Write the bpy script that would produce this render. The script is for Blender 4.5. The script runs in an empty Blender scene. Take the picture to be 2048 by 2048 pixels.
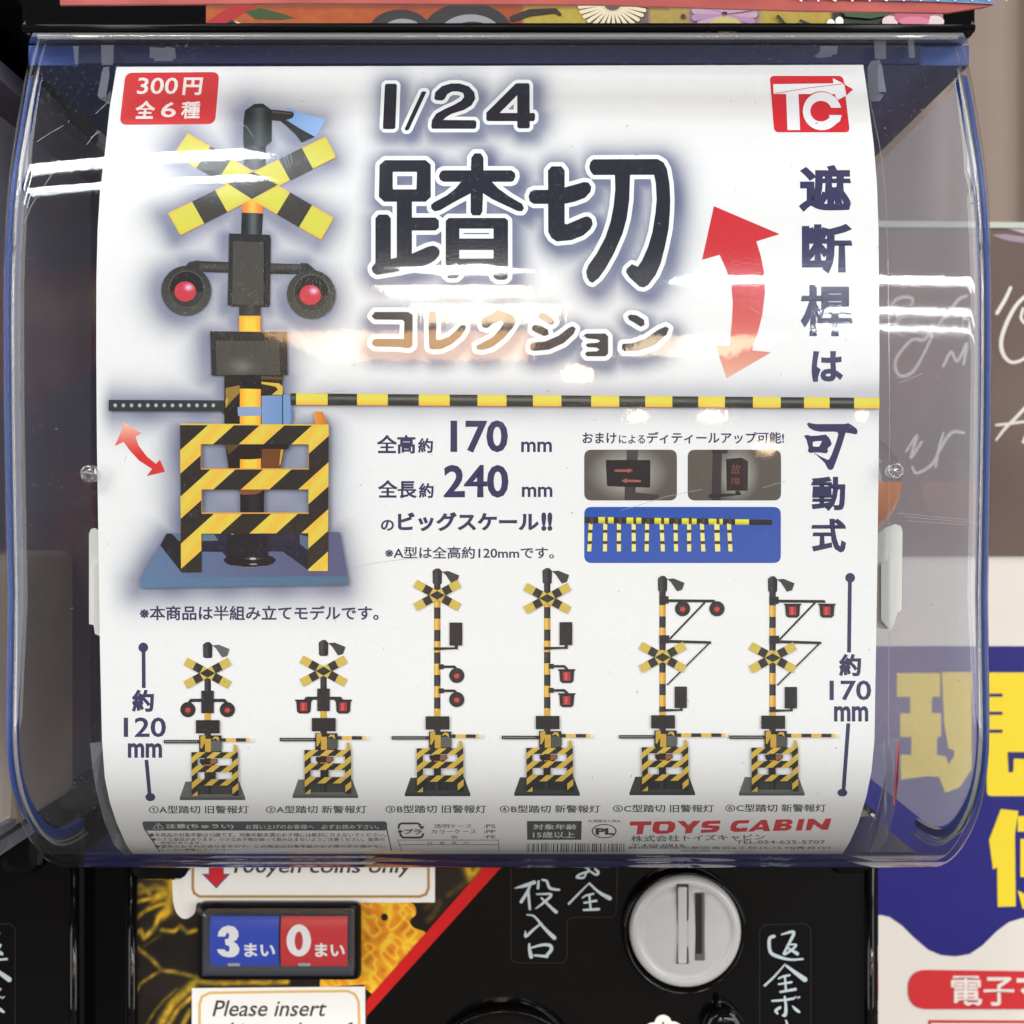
import bpy, math, random
import numpy as np
from mathutils import Vector
from mathutils.geometry import delaunay_2d_cdt, tessellate_polygon
random.seed(7)
sc = bpy.context.scene
COL = sc.collection
F = 2389.0                                    # focal length in photograph pixels (2048 across)
# ---------------------------------------------------------------- camera
cam = bpy.data.cameras.new('camera'); cam.sensor_width = 36; cam.lens = 36 * F / 2048
cam.clip_start = .01; cam.clip_end = 60
cam.dof.use_dof = True; cam.dof.focus_distance = .372; cam.dof.aperture_fstop = 20
co = bpy.data.objects.new('camera', cam); COL.objects.link(co)
co.location = (0, 0, 0); co.rotation_euler = (math.radians(90), 0, 0)
sc.camera = co
# ---------------------------------------------------------------- world, lamps, exposure
w = bpy.data.worlds.new('World'); sc.world = w; w.use_nodes = True
bg = w.node_tree.nodes['Background']; bg.inputs[0].default_value = (.97, .98, 1, 1); bg.inputs[1].default_value = .11
sc.view_settings.view_transform = 'Standard'; sc.view_settings.look = 'None'
sc.view_settings.exposure = -.2; sc.view_settings.gamma = 1
sc.cycles.max_bounces = 10; sc.cycles.transparent_max_bounces = 24; sc.cycles.sample_clamp_indirect = 6
sc.cycles.caustics_reflective = False; sc.cycles.caustics_refractive = False


def area(name, loc, sx, sy, L, col=(1, 1, 1), aim=(0, .37, 0), spin=None):
    l = bpy.data.lights.new(name, 'AREA'); l.shape = 'RECTANGLE'; l.size = sx; l.size_y = sy
    l.energy = L * math.pi * sx * sy; l.color = col
    o = bpy.data.objects.new(name, l); COL.objects.link(o); o.location = loc
    if spin is None:
        o.rotation_euler = (Vector(aim) - Vector(loc)).to_track_quat('-Z', 'Y').to_euler()
    else:
        o.rotation_euler = (0, 0, spin)       # flat under the ceiling, shining down
    return o


def bulb(name, loc, r, L, col):
    l = bpy.data.lights.new(name, 'POINT'); l.shadow_soft_size = r; l.color = col
    l.energy = L * 4 * math.pi * math.pi * r * r
    o = bpy.data.objects.new(name, l); COL.objects.link(o); o.location = loc


# added fill lights out of view: big soft banks at both sides and panels overhead, then the ceiling tubes whose images lie on the cover
area('fill_bank', (-2.7, -1.7, .45), 1.5, 2.9, 6.2, (1, .985, .96))
area('fill_bank', (2.7, -1.7, .45), 1.5, 2.9, 6.4, (1, .98, .95))
area('overhead_fill', (-2.0, -.55, 1.6), 1.3, 1.2, 9, (1, .99, .97), spin=0)
area('overhead_fill', (2.0, -.55, 1.6), 1.3, 1.2, 9, (1, .99, .97), spin=0)
area('ceiling_tube', (-1.03, -.99, 1.4), 1.30, .10, 60, (.96, .99, 1), spin=.38)
area('ceiling_tube', (-1.09, -1.42, 1.4), 1.30, .075, 55, (.96, .99, 1), spin=.38)
area('ceiling_tube', (2.55, -4.62, 1.4), 3.6, .55, 42, (.96, .99, 1), spin=0)
area('ceiling_tube', (4.1, -7.3, 1.4), 4.0, .42, 38, (.96, .99, 1), spin=0)
area('ceiling_tube', (4.7, -8.75, 1.4), 4.6, .40, 30, (.96, .99, 1), spin=0)
area('ceiling_tube', (-.20, -4.0, 1.4), .42, .44, 46, (1, .98, .93), spin=.5)
area('warm_lamp', (-.30, -5.6, 1.4), .75, 1.1, 30, (1, .74, .46), spin=0)
area('warm_lamp', (-.15, -7.6, 1.4), 1.0, 1.6, 16, (1, .76, .50), spin=0)
area('warm_lamp', (-.95, -11.2, 1.4), 2.3, 4.2, 10, (1, .56, .24), spin=0)
area('warm_lamp', (1.75, -11., 1.4), 1.2, 2.8, 14, (1, .78, .52), spin=0)
for px_, py_, L_, r_ in ((.056, .085, 95, .10), (.107, .023, 30, .08), (.173, .023, 38, .09), (.219, -.018, 22, .08), (.308, .023, 40, .07)):
    bulb('warm_bulb', (px_ * 11, -10.6, py_ * 11), r_, L_, (1, .66, .38))

# ---------------------------------------------------------------- helpers


def lin(c):
    return tuple(((v / 255) / 12.92 if v / 255 <= .04045 else ((v / 255 + .055) / 1.055) ** 2.4) for v in c[:3])


def tag(o, label=None, cat=None, group=None, kind=None):
    for k, v in (('label', label), ('category', cat), ('group', group), ('kind', kind)):
        if v: o[k] = v
    return o


def empty(name, loc=(0, 0, 0)):
    o = bpy.data.objects.new(name, None); COL.objects.link(o); o.location = loc; o.empty_display_size = .02
    return o




def world_loc(o):
    v = Vector((0, 0, 0))
    while o is not None:
        v = v + o.location; o = o.parent
    return v


def obj(name, verts, faces, mat, parent=None, smooth=False, colors=None):
    """one mesh object; verts are world coordinates"""
    off = world_loc(parent) if parent is not None else Vector((0, 0, 0))
    me = bpy.data.meshes.new(name)
    V = np.asarray(verts, dtype=float) - np.array(off)
    me.from_pydata([tuple(v) for v in V], [], [tuple(f) for f in faces])
    if colors is not None:
        a = me.color_attributes.new('ink', 'FLOAT_COLOR', 'POINT')
        C = np.ones((len(V), 4), dtype=np.float32); C[:, :3] = colors
        a.data.foreach_set('color', C.ravel())
    me.materials.append(mat)
    if smooth:
        me.polygons.foreach_set('use_smooth', [True] * len(me.polygons))
    me.update()
    o = bpy.data.objects.new(name, me); COL.objects.link(o)
    if parent is not None: o.parent = parent
    return o


# ---------------------------------------------------------------- materials


def mat(name, col=(.5, .5, .5), rough=.5, spec=.5, coat=0, metal=0, noise=0, nscale=60, bump=0, bscale=300):
    m = bpy.data.materials.new(name); m.use_nodes = True; n = m.node_tree; b = n.nodes['Principled BSDF']
    b.inputs['Base Color'].default_value = (*col, 1); b.inputs['Roughness'].default_value = rough
    b.inputs['Specular IOR Level'].default_value = spec; b.inputs['Metallic'].default_value = metal
    b.inputs['Coat Weight'].default_value = coat; b.inputs['Coat Roughness'].default_value = .04
    tc = n.nodes.new('ShaderNodeTexCoord')
    if noise:
        t = n.nodes.new('ShaderNodeTexNoise'); t.inputs['Scale'].default_value = nscale; t.inputs['Detail'].default_value = 5
        n.links.new(tc.outputs['Object'], t.inputs['Vector'])
        mx = n.nodes.new('ShaderNodeMix'); mx.data_type = 'RGBA'
        mx.inputs[6].default_value = (*[c * (1 - noise) for c in col], 1); mx.inputs[7].default_value = (*[min(1, c * (1 + noise)) for c in col], 1)
        n.links.new(t.outputs[0], mx.inputs[0]); n.links.new(mx.outputs[2], b.inputs['Base Color'])
    if bump:
        t = n.nodes.new('ShaderNodeTexNoise'); t.inputs['Scale'].default_value = bscale
        n.links.new(tc.outputs['Object'], t.inputs['Vector'])
        bp = n.nodes.new('ShaderNodeBump'); bp.inputs['Strength'].default_value = bump; bp.inputs['Distance'].default_value = .0004
        n.links.new(t.outputs[0], bp.inputs['Height']); n.links.new(bp.outputs[0], b.inputs['Normal'])
    return m


def ink_mat(name, rough=.2, spec=.5, bump=.25, mottle=.03):
    m = bpy.data.materials.new(name); m.use_nodes = True; n = m.node_tree; b = n.nodes['Principled BSDF']
    a = n.nodes.new('ShaderNodeAttribute'); a.attribute_name = 'ink'
    tc = n.nodes.new('ShaderNodeTexCoord')
    t = n.nodes.new('ShaderNodeTexNoise'); t.inputs['Scale'].default_value = 900; t.inputs['Detail'].default_value = 3
    n.links.new(tc.outputs['Object'], t.inputs['Vector'])
    mr = n.nodes.new('ShaderNodeMapRange'); mr.inputs['To Min'].default_value = 1 - mottle; mr.inputs['To Max'].default_value = 1 + mottle
    n.links.new(t.outputs[0], mr.inputs[0])
    mx = n.nodes.new('ShaderNodeVectorMath'); mx.operation = 'SCALE'
    n.links.new(a.outputs['Color'], mx.inputs[0]); n.links.new(mr.outputs[0], mx.inputs['Scale'])
    n.links.new(mx.outputs[0], b.inputs['Base Color'])
    b.inputs['Roughness'].default_value = rough; b.inputs['Specular IOR Level'].default_value = spec
    if bump:
        t4 = n.nodes.new('ShaderNodeTexNoise'); t4.inputs['Scale'].default_value = 34; t4.inputs['Detail'].default_value = 1
        n.links.new(tc.outputs['Object'], t4.inputs['Vector'])
        b4 = n.nodes.new('ShaderNodeBump'); b4.inputs['Strength'].default_value = .35; b4.inputs['Distance'].default_value = .0012
        n.links.new(t4.outputs[0], b4.inputs['Height'])
        t2 = n.nodes.new('ShaderNodeTexNoise'); t2.inputs['Scale'].default_value = 1500; t2.inputs['Detail'].default_value = 2
        n.links.new(tc.outputs['Object'], t2.inputs['Vector'])
        bp = n.nodes.new('ShaderNodeBump'); bp.inputs['Strength'].default_value = bump; bp.inputs['Distance'].default_value = .00005
        n.links.new(t2.outputs[0], bp.inputs['Height']); n.links.new(b4.outputs[0], bp.inputs['Normal']); n.links.new(bp.outputs[0], b.inputs['Normal'])
    return m


def clear_mat(name, tint=(.95, .965, .98), haze=.01, hazecol=(.8, .82, .86), rough=.0, bump=0, dust=0, f0=.045, bvec=(1, 1, 1), bscale=200, transl=0):
    """clear plastic sheet: see-through with Fresnel reflection, a little haze, dust and scuffs"""
    m = bpy.data.materials.new(name); m.use_nodes = True; n = m.node_tree; N = n.nodes; L = n.links
    N.remove(N['Principled BSDF']); out = N['Material Output']
    tr = N.new('ShaderNodeBsdfTransparent'); tr.inputs[0].default_value = (*tint, 1)
    gl = N.new('ShaderNodeBsdfGlossy'); gl.inputs['Roughness'].default_value = rough
    df = N.new('ShaderNodeBsdfDiffuse'); df.inputs[0].default_value = (*hazecol, 1)
    lw = N.new('ShaderNodeLayerWeight'); lw.inputs[0].default_value = .5
    pw = N.new('ShaderNodeMath'); pw.operation = 'POWER'; pw.inputs[1].default_value = 5
    L.new(lw.outputs['Facing'], pw.inputs[0])
    mr = N.new('ShaderNodeMapRange'); mr.inputs['To Min'].default_value = f0; mr.inputs['To Max'].default_value = .85
    L.new(pw.outputs[0], mr.inputs[0])
    tc = N.new('ShaderNodeTexCoord')
    m1 = N.new('ShaderNodeMixShader'); m1.inputs[0].default_value = haze
    tl = N.new('ShaderNodeBsdfTranslucent'); tl.inputs[0].default_value = (*hazecol, 1)
    mh = N.new('ShaderNodeMixShader'); mh.inputs[0].default_value = transl
    L.new(df.outputs[0], mh.inputs[1]); L.new(tl.outputs[0], mh.inputs[2])
    L.new(tr.outputs[0], m1.inputs[1]); L.new(mh.outputs[0], m1.inputs[2])
    if dust:
        mp = N.new('ShaderNodeMapping'); L.new(tc.outputs['Object'], mp.inputs[0]); mp.inputs['Scale'].default_value = (1, 1, 1)
        t = N.new('ShaderNodeTexNoise'); t.inputs['Scale'].default_value = 700; t.inputs['Detail'].default_value = 6; t.inputs['Roughness'].default_value = .8
        L.new(mp.outputs[0], t.inputs['Vector'])
        t2 = N.new('ShaderNodeTexNoise'); t2.inputs['Scale'].default_value = 25; t2.inputs['Detail'].default_value = 4
        L.new(mp.outputs[0], t2.inputs['Vector'])
        r1 = N.new('ShaderNodeMapRange'); r1.inputs['From Min'].default_value = .57; r1.inputs['From Max'].default_value = .75
        r1.inputs['To Max'].default_value = dust; L.new(t.outputs[0], r1.inputs[0])
        r2 = N.new('ShaderNodeMapRange'); r2.inputs['From Min'].default_value = .4; r2.inputs['From Max'].default_value = .7; L.new(t2.outputs[0], r2.inputs[0])
        mu = N.new('ShaderNodeMath'); mu.operation = 'MULTIPLY'; L.new(r1.outputs[0], mu.inputs[0]); L.new(r2.outputs[0], mu.inputs[1])
        ad = N.new('ShaderNodeMath'); ad.operation = 'ADD'; ad.inputs[1].default_value = haze; L.new(mu.outputs[0], ad.inputs[0])
        L.new(ad.outputs[0], m1.inputs[0])
    m2 = N.new('ShaderNodeMixShader'); L.new(mr.outputs[0], m2.inputs[0]); L.new(m1.outputs[0], m2.inputs[1]); L.new(gl.outputs[0], m2.inputs[2])
    L.new(m2.outputs[0], out.inputs['Surface'])
    if bump:
        mp2 = N.new('ShaderNodeMapping'); L.new(tc.outputs['Object'], mp2.inputs[0]); mp2.inputs['Scale'].default_value = bvec
        t3 = N.new('ShaderNodeTexNoise'); t3.inputs['Scale'].default_value = bscale; t3.inputs['Detail'].default_value = 3
        L.new(mp2.outputs[0], t3.inputs['Vector'])
        bp = N.new('ShaderNodeBump'); bp.inputs['Strength'].default_value = bump; bp.inputs['Distance'].default_value = .0002
        L.new(t3.outputs[0], bp.inputs['Height']); L.new(bp.outputs[0], gl.inputs['Normal'])
    return m


M_INK = ink_mat('printed_card', .16, .42, .9)
M_PRINT = ink_mat('printed_sticker', .3, .5, .1)
M_FLAT = ink_mat('printed_sign', .5, .3, .1)
M_COVER = clear_mat('clear_cover', haze=.006, rough=.022, bump=.05, dust=.18, bscale=420, bvec=(1, .5, .5))
M_COVER_IN = clear_mat('clear_cover_inside', tint=(.97, .975, .985), haze=.003, rough=.05, bump=.07, f0=.035, bscale=240)
M_SIDE = clear_mat('veiled_clear_side', tint=(.93, .94, .96), haze=.40, hazecol=(.86, .82, .90), rough=.05, dust=.3, f0=.04, transl=.6)  # strong haze stands in for the veil of reflections on the right wall
M_SIDE_L = clear_mat('clear_side', tint=(.93, .94, .96), haze=.05, hazecol=(.72, .72, .84), rough=.05, dust=.3, f0=.04, transl=.5)
M_CLIP = clear_mat('frosted_clip', tint=(.85, .87, .9), haze=.12, rough=.12, f0=.06)
M_CLIPB = clear_mat('pale_edge', tint=(.9, .9, .88), haze=.22, hazecol=(.9, .88, .8), rough=.08, f0=.14)
M_RIVET = clear_mat('glassy_rivet', tint=(.8, .82, .84), haze=.10, rough=.03, f0=.22)
M_GLASS = clear_mat('clear_window', tint=(.96, .97, .98), haze=.02, rough=.03, f0=.06)
M_BLUE = mat('blue_plastic', lin((34, 66, 140)), .3, .5, bump=.05)
M_NAVY = mat('navy_plastic', lin((22, 28, 84)), .32, .5, noise=.12, nscale=20)
M_BLACK = mat('black_gloss_plastic', (.003, .003, .0035), .07, .28, bump=.15, bscale=60)
M_BLACKM = mat('black_plastic', (.004, .004, .005), .22, .15)
M_GREY = mat('grey_dial_plastic', lin((186, 186, 188)), .24, .5, noise=.05, nscale=120, bump=.12, bscale=180)
M_GREYD = mat('dark_grey_plastic', lin((46, 50, 62)), .35, .3)
M_RIMG = mat('pale_grey_plastic', lin((150, 150, 164)), .35)
M_WHITE = mat('white_plastic', lin((225, 224, 216)), .35, .5)
M_DARKIN = mat('dark_interior', lin((40, 38, 52)), .5, .3, noise=.5, nscale=9)
n_ = M_DARKIN.node_tree; cr = n_.nodes.new('ShaderNodeValToRGB'); no = [q for q in n_.nodes if q.type == 'TEX_NOISE'][0]; no.inputs['Scale'].default_value = 16; no.inputs['Detail'].default_value = 2
e_ = cr.color_ramp.elements; e_[0].position = .36; e_[0].color = (.03, .036, .11, 1); e_[1].position = .68; e_[1].color = (.42, .31, .23, 1)
k1 = e_.new(.47); k1.color = (.035, .035, .09, 1); k2 = e_.new(.56); k2.color = (.26, .06, .08, 1)
n_.links.new(no.outputs[0], cr.inputs[0]); n_.links.new(cr.outputs[0], n_.nodes['Principled BSDF'].inputs['Base Color'])
M_CHROME = mat('glint_chrome', (.7, .7, .72), .12, .5, metal=1)

# ---------------------------------------------------------------- the case profile (side view), arc length from the top
S_ = [0, .02, .04, .06, .08, .11, .15, .19, .21, .225, .235, .245, .255, .27, .29, .32, .34]
A_ = [.465, .4656, .3543, .3123, .137, .004, -.0356, -.0488, -.0462, -.046, -.054, -.1138, -.3285, -.6666, -.88, -1.42, -1.60]
s = np.linspace(0, .34, 1361); th = np.interp(s, S_, A_)
k_ = np.ones(25) / 25; thp = np.pad(th, 12, mode='edge'); th = np.convolve(thp, k_, 'valid')
ds = s[1] - s[0]
PZ = .168 - np.concatenate([[0], np.cumsum(np.cos((th[1:] + th[:-1]) / 2) * ds)])
PY = .396 - np.concatenate([[0], np.cumsum(np.sin((th[1:] + th[:-1]) / 2) * ds)])
NY, NZ = -np.cos(th), np.sin(th)              # outward normal
PPY = 1024 - PZ / PY * F                      # where the profile appears, in photograph rows
I0 = int(np.argmax(PPY))                      # below here the profile turns away


def card_dir(px, py, lift=0.0):
    """point on the card for a spot of its artwork, lifted along the outward normal"""
    py = np.asarray(py, float); px = np.asarray(px, float)
    i = np.interp(py, PPY[:I0], np.arange(I0))
    y = np.interp(i, np.arange(len(s)), PY); z = np.interp(i, np.arange(len(s)), PZ)
    ny = np.interp(i, np.arange(len(s)), NY); nz = np.interp(i, np.arange(len(s)), NZ)
    x = (px - 1024) / F * y
    return np.stack([x, y + ny * lift, z + nz * lift], -1)


def plane(depth):
    def f(px, py, lift=0.0):
        px = np.asarray(px, float); py = np.asarray(py, float)
        return np.stack([(px - 1024) / F * depth, np.full_like(px, depth - lift), (1024 - py) / F * depth], -1)
    return f


# rows at which both the card and everything printed on it are folded
ROWS = list(np.arange(128, 1480, 8.)) + list(np.arange(1480, 1706, 4.)) + [1706., 1708.]

# ---------------------------------------------------------------- 2D artwork


def clip(poly, ax, v, keep_less):
    out = []
    n = len(poly)
    for i in range(n):
        a, b = poly[i], poly[(i + 1) % n]
        ia = (a[ax] <= v) if keep_less else (a[ax] >= v)
        ib = (b[ax] <= v) if keep_less else (b[ax] >= v)
        if ia: out.append(a)
        if ia != ib:
            t = (v - a[ax]) / (b[ax] - a[ax])
            q = [a[0] + (b[0] - a[0]) * t, a[1] + (b[1] - a[1]) * t]; q[ax] = v
            out.append(tuple(q))
    return out


def slices(poly, ax, levels):
    ys = [p[ax] for p in poly]; lo, hi = min(ys), max(ys)
    cuts = [v for v in levels if lo + 1e-6 < v < hi - 1e-6]
    if not cuts: return [poly]
    res = []; rest = poly
    for v in cuts:
        a = clip(rest, ax, v, True)
        if len(a) > 2: res.append(a)
        rest = clip(rest, ax, v, False)
        if len(rest) < 3: return res
    res.append(rest)
    return res


def tri(poly):
    """simple polygon -> triangles"""
    t = tessellate_polygon([[Vector((p[0], p[1], 0)) for p in poly]])
    return [[tuple(poly[i]) for i in f] for f in t]


def area2(p):
    return abs(sum(p[i][0] * p[(i + 1) % len(p)][1] - p[(i + 1) % len(p)][0] * p[i][1] for i in range(len(p)))) / 2


def union(polys):
    """union of simple polygons -> triangles that do not overlap"""
    V, Fc = [], []
    for p in polys:
        a = sum(p[i][0] * p[(i + 1) % len(p)][1] - p[(i + 1) % len(p)][0] * p[i][1] for i in range(len(p)))
        if abs(a) < 1e-3: continue
        if a < 0: p = p[::-1]
        Fc.append(list(range(len(V), len(V) + len(p)))); V += [Vector((q[0], q[1])) for q in p]
    r = delaunay_2d_cdt(V, [], Fc, 0, 1e-4)
    vo, fo, orig = r[0], r[2], r[5]
    return [[(vo[i][0], vo[i][1]) for i in f] for f, og in zip(fo, orig) if og]


def circle(cx, cy, r, ry=None, n=24):
    ry = r if ry is None else ry
    return [(cx + r * math.cos(2 * math.pi * i / n), cy + ry * math.sin(2 * math.pi * i / n)) for i in range(n)]


def rect(x0, y0, x1, y1):
    return [(x0, y0), (x1, y0), (x1, y1), (x0, y1)]


def rrect(q, r, n=5):
    """rounded quad from four corners"""
    out = []
    for i in range(4):
        p, a, b = Vector(q[i]), Vector(q[i - 1]), Vector(q[(i + 1) % 4])
        da, db = (a - p).normalized(), (b - p).normalized()
        for k in range(n + 1):
            t = k / n
            pt = (p + da * r) * (1 - t) ** 2 + p * 2 * t * (1 - t) + (p + db * r) * t * t
            out.append((pt.x, pt.y))
    return out


def capsule(a, b, ra, rb=None, n=7):
    rb = ra if rb is None else rb
    an = math.atan2(b[1] - a[1], b[0] - a[0])
    p = [(b[0] + rb * math.cos(an - math.pi / 2 + math.pi * i / n), b[1] + rb * math.sin(an - math.pi / 2 + math.pi * i / n)) for i in range(n + 1)]
    p += [(a[0] + ra * math.cos(an + math.pi / 2 + math.pi * i / n), a[1] + ra * math.sin(an + math.pi / 2 + math.pi * i / n)) for i in range(n + 1)]
    return p


def curve_pts(pts, k=4):
    """Catmull-Rom through the points"""
    if len(pts) < 3: return pts
    P_ = [np.array(p, float) for p in pts]; P_ = [2 * P_[0] - P_[1]] + P_ + [2 * P_[-1] - P_[-2]]; out = []
    for i in range(1, len(P_) - 2):
        a, b, c, d = P_[i - 1:i + 3]
        for j in range(k):
            t = j / k; out.append(tuple(.5 * (2 * b + (c - a) * t + (2 * a - 5 * b + 4 * c - d) * t * t + (3 * b - a - 3 * c + d) * t ** 3)))
    out.append(tuple(P_[-2])); return out


def brush(pts, wd=None, n=6, smooth=0):
    """stroke through (x, y[, r]) points"""
    if smooth: pts = [p if len(p) < 3 else (p[0], p[1], max(p[2], .3)) for p in curve_pts(pts, smooth)]
    out = []
    for a, b in zip(pts[:-1], pts[1:]):
        out.append(capsule(a[:2], b[:2], wd if wd else a[2], wd if wd else b[2], n))
    return out


def grow(polys, r, n=6):
    out = []
    for p in polys:
        out.append(p)
        for i in range(len(p)):
            out.append(capsule(p[i], p[(i + 1) % len(p)], r, r, n))
    return out


def band(pts, wd):
    """line of even width with square joins, as one polygon"""
    P = [Vector(p) for p in pts]; L, R = [], []
    for i, p in enumerate(P):
        d = (P[min(i + 1, len(P) - 1)] - P[max(i - 1, 0)]).normalized(); nn = Vector((-d.y, d.x)) * wd / 2
        L.append(tuple(p + nn)); R.append(tuple(p - nn))
    return L + R[::-1]


_txt = {}


def glyphs(sx):
    if sx in _txt: return _txt[sx]
    c = bpy.data.curves.new('t', 'FONT'); c.body = sx; c.resolution_u = 3
    o = bpy.data.objects.new('t', c); COL.objects.link(o)
    dg = bpy.context.evaluated_depsgraph_get(); dg.update()
    m = bpy.data.meshes.new_from_object(o.evaluated_get(dg))
    V = np.array([v.co[:2] for v in m.vertices]).reshape(-1, 2); Fa = [tuple(p.vertices) for p in m.polygons]
    bpy.data.objects.remove(o); bpy.data.curves.remove(c); bpy.data.meshes.remove(m)
    # weld doubles so that outlines can be walked
    key = {}; idx = []
    W = []
    for v in V:
        k = (round(v[0], 5), round(v[1], 5))
        if k not in key: key[k] = len(W); W.append(v)
        idx.append(key[k])
    Fa = [tuple(idx[i] for i in f) for f in Fa]; Fa = [f for f in Fa if len(set(f)) == len(f)]
    W = np.array(W)
    # outward push for each outline vertex
    E = {}
    for f in Fa:
        a = sum(W[f[i]][0] * W[f[(i + 1) % len(f)]][1] - W[f[(i + 1) % len(f)]][0] * W[f[i]][1] for i in range(len(f)))
        g = f if a > 0 else f[::-1]
        for i in range(len(g)): E[(g[i], g[(i + 1) % len(g)])] = 1
    push = np.zeros_like(W)
    inn, outt = {}, {}
    for (a, b) in E:
        if (b, a) not in E:
            d = W[b] - W[a]; d = d / (np.linalg.norm(d) + 1e-9); nn = np.array([d[1], -d[0]])
            outt.setdefault(a, []).append(nn); inn.setdefault(b, []).append(nn)
    for v in range(len(W)):
        ns = outt.get(v, []) + inn.get(v, [])
        if ns:
            t = np.sum(ns, 0); l = np.linalg.norm(t)
            if l > 1e-6:
                t = t / l; c_ = max(.62, float(np.mean([t @ q for q in ns]))); push[v] = t / c_
    _txt[sx] = (W, Fa, push)
    return _txt[sx]


def text(sx, box, bold=0.0, shear=0.0, quad=None):
    """text fitted to an ink box (x0, y0, x1, y1) in artwork units; bold in em; returns polygons"""
    W, Fa, push = glyphs(sx)
    P = W + push * bold
    mn, mx = P.min(0), P.max(0)
    u = (P - mn) / (mx - mn)
    if quad is None:
        x0, y0, x1, y1 = box
        h = y1 - y0
        X = x0 + u[:, 0] * (x1 - x0 - abs(shear) * h) + (u[:, 1] * shear * h if shear > 0 else 0)
        Y = y1 - u[:, 1] * h
    else:
        tl, tr, br, bl = [np.array(q, float) for q in quad]
        a, b = u[:, 0:1], 1 - u[:, 1:2]
        Q = (1 - b) * ((1 - a) * tl + a * tr) + b * ((1 - a) * bl + a * br)
        X, Y = Q[:, 0], Q[:, 1]
    return [[(X[i], Y[i]) for i in f] for f in Fa]


class Art:
    """flat print laid on a surface: polygons in artwork units, each layer 12 micrometres above the last"""

    def __init__(self, surf, rows=None, base=3e-5, step=1.2e-5):
        self.surf = surf; self.rows = rows; self.base = base; self.step = step; self.n = 0
        self.V = []; self.Fa = []; self.C = []; self.L = []

    def add(self, polys, col, cell=None, raw=False, layer=None):
        """polys: one polygon or a list; col: (r,g,b) 0-255 or a function of (x, y)"""
        if polys and not isinstance(polys[0], list): polys = [polys]
        lift = self.base + self.step * (self.n if layer is None else layer)
        if layer is None: self.n += 1
        cf = col if callable(col) else None
        cl = None if cf else lin(col)
        for p in polys:
            if len(p) < 3 or area2(p) < .02: continue
            tris = [p] if (len(p) == 3 or raw) else tri(p)
            for t in tris:
                pieces = slices(list(t), 1, self.rows) if self.rows is not None else [list(t)]
                if cell:
                    q = []
                    for pc in pieces:
                        xs = [v[0] for v in pc]; ys = [v[1] for v in pc]
                        for c1 in slices(pc, 0, np.arange(math.floor(min(xs) / cell) * cell, max(xs), cell)):
                            q += slices(c1, 1, np.arange(math.floor(min(ys) / cell) * cell, max(ys), cell)) if self.rows is None or cell < 8 else [c1]
                    pieces = q
                for pc in pieces:
                    if len(pc) < 3 or area2(pc) < .002: continue
                    b = len(self.V)
                    self.V += [(v[0], v[1]) for v in pc]; self.L += [lift] * len(pc)
                    self.C += [lin(cf(v[0], v[1])) for v in pc] if cf else [cl] * len(pc)
                    self.Fa.append(tuple(range(b, b + len(pc))))
        return self

    def build(self, name, parent, m):
        V = np.array(self.V)
        W = self.surf(V[:, 0], V[:, 1], np.array(self.L))
        return obj(name, W, self.Fa, m, parent, colors=np.array(self.C))


def Z(ox, oy, k):
    """reader for coordinates measured in an enlargement of the photograph"""
    def f(*pts):
        return [(ox + x / k, oy + y / k) for x, y in pts]
    return f


def mixc(a, b, t):
    t = max(0, min(1, t)); return tuple(a[i] + (b[i] - a[i]) * t for i in range(3))


NAVY = (58, 56, 90)
CARDW = (238, 237, 234)
YEL, ORG, BLK = (222, 212, 70), (248, 160, 48), (44, 42, 40)
MX = -.0045                                    # the machine's middle line
# ================================================================ CAPSULE MACHINE
machine = empty('capsule_machine', (MX, .504, -.24))
tag(machine, 'black capsule toy machine whose clear case holds the white railway crossing card', 'toy machine', 'capsule machines in a row')
HW = .1538
RIMX = .1567


def sweep(name, m, i0, i1, g_fn, x_fn, ts, step=8, parent=machine, smooth=True, closed=False, lift=0.0):
    """surface swept along the profile; for each t gives x and inset g"""
    idx = list(range(i0, i1, step)) + [i1]
    V, Fa = [], []
    for i in idx:
        for t in ts:
            g = g_fn(t, i) - lift
            V.append((MX + x_fn(t, i), PY[i] - NY[i] * g, PZ[i] - NZ[i] * g))
    n = len(ts)
    for a in range(len(idx) - 1):
        for b in range(n - 1 if not closed else n):
            c = (b + 1) % n
            Fa.append((a * n + b, (a + 1) * n + b, (a + 1) * n + c, a * n + c))
    return V, Fa


IT = int(np.argmin(np.abs(PZ - .1508)))         # top edge of the cover
IB = len(s) - 1
# cover: flat middle, rounded sides; t runs -1..1
RX, RG = .0105, .0125


def rgf(i):
    """the rounding of the cover's sides gets shallower towards the bottom"""
    return RG * float(np.interp(s[i], [.20, .275], [1, .45]))



def cov_xg(t, r=0, i=0):
    """t in -1..1 -> (x, g): the middle 0.8 is flat, the rest a quarter ellipse"""
    a = abs(t); sg = 1 if t >= 0 else -1
    rx = float(np.interp(s[i], [.20, .28], [RX, .0045])); flat = HW - rx
    if a <= .6: return sg * a / .6 * flat, 0.0
    q = (a - .6) / .4 * math.pi / 2
    return sg * (flat + (rx - r) * math.sin(q)), (RG) * (1 - math.cos(q))


TS = [-1 + .4 * i / 14 for i in range(14)] + list(np.linspace(-.6, .6, 9)) + [.6 + .4 * (i + 1) / 14 for i in range(14)]


def cover(lift, shrink):
    V, Fa = sweep('', None, IT, IB, lambda t, i: cov_xg(t)[1] * rgf(i) / RG, lambda t, i: cov_xg(t, shrink, i)[0], TS, 10, lift=lift)
    return V, Fa


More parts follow.
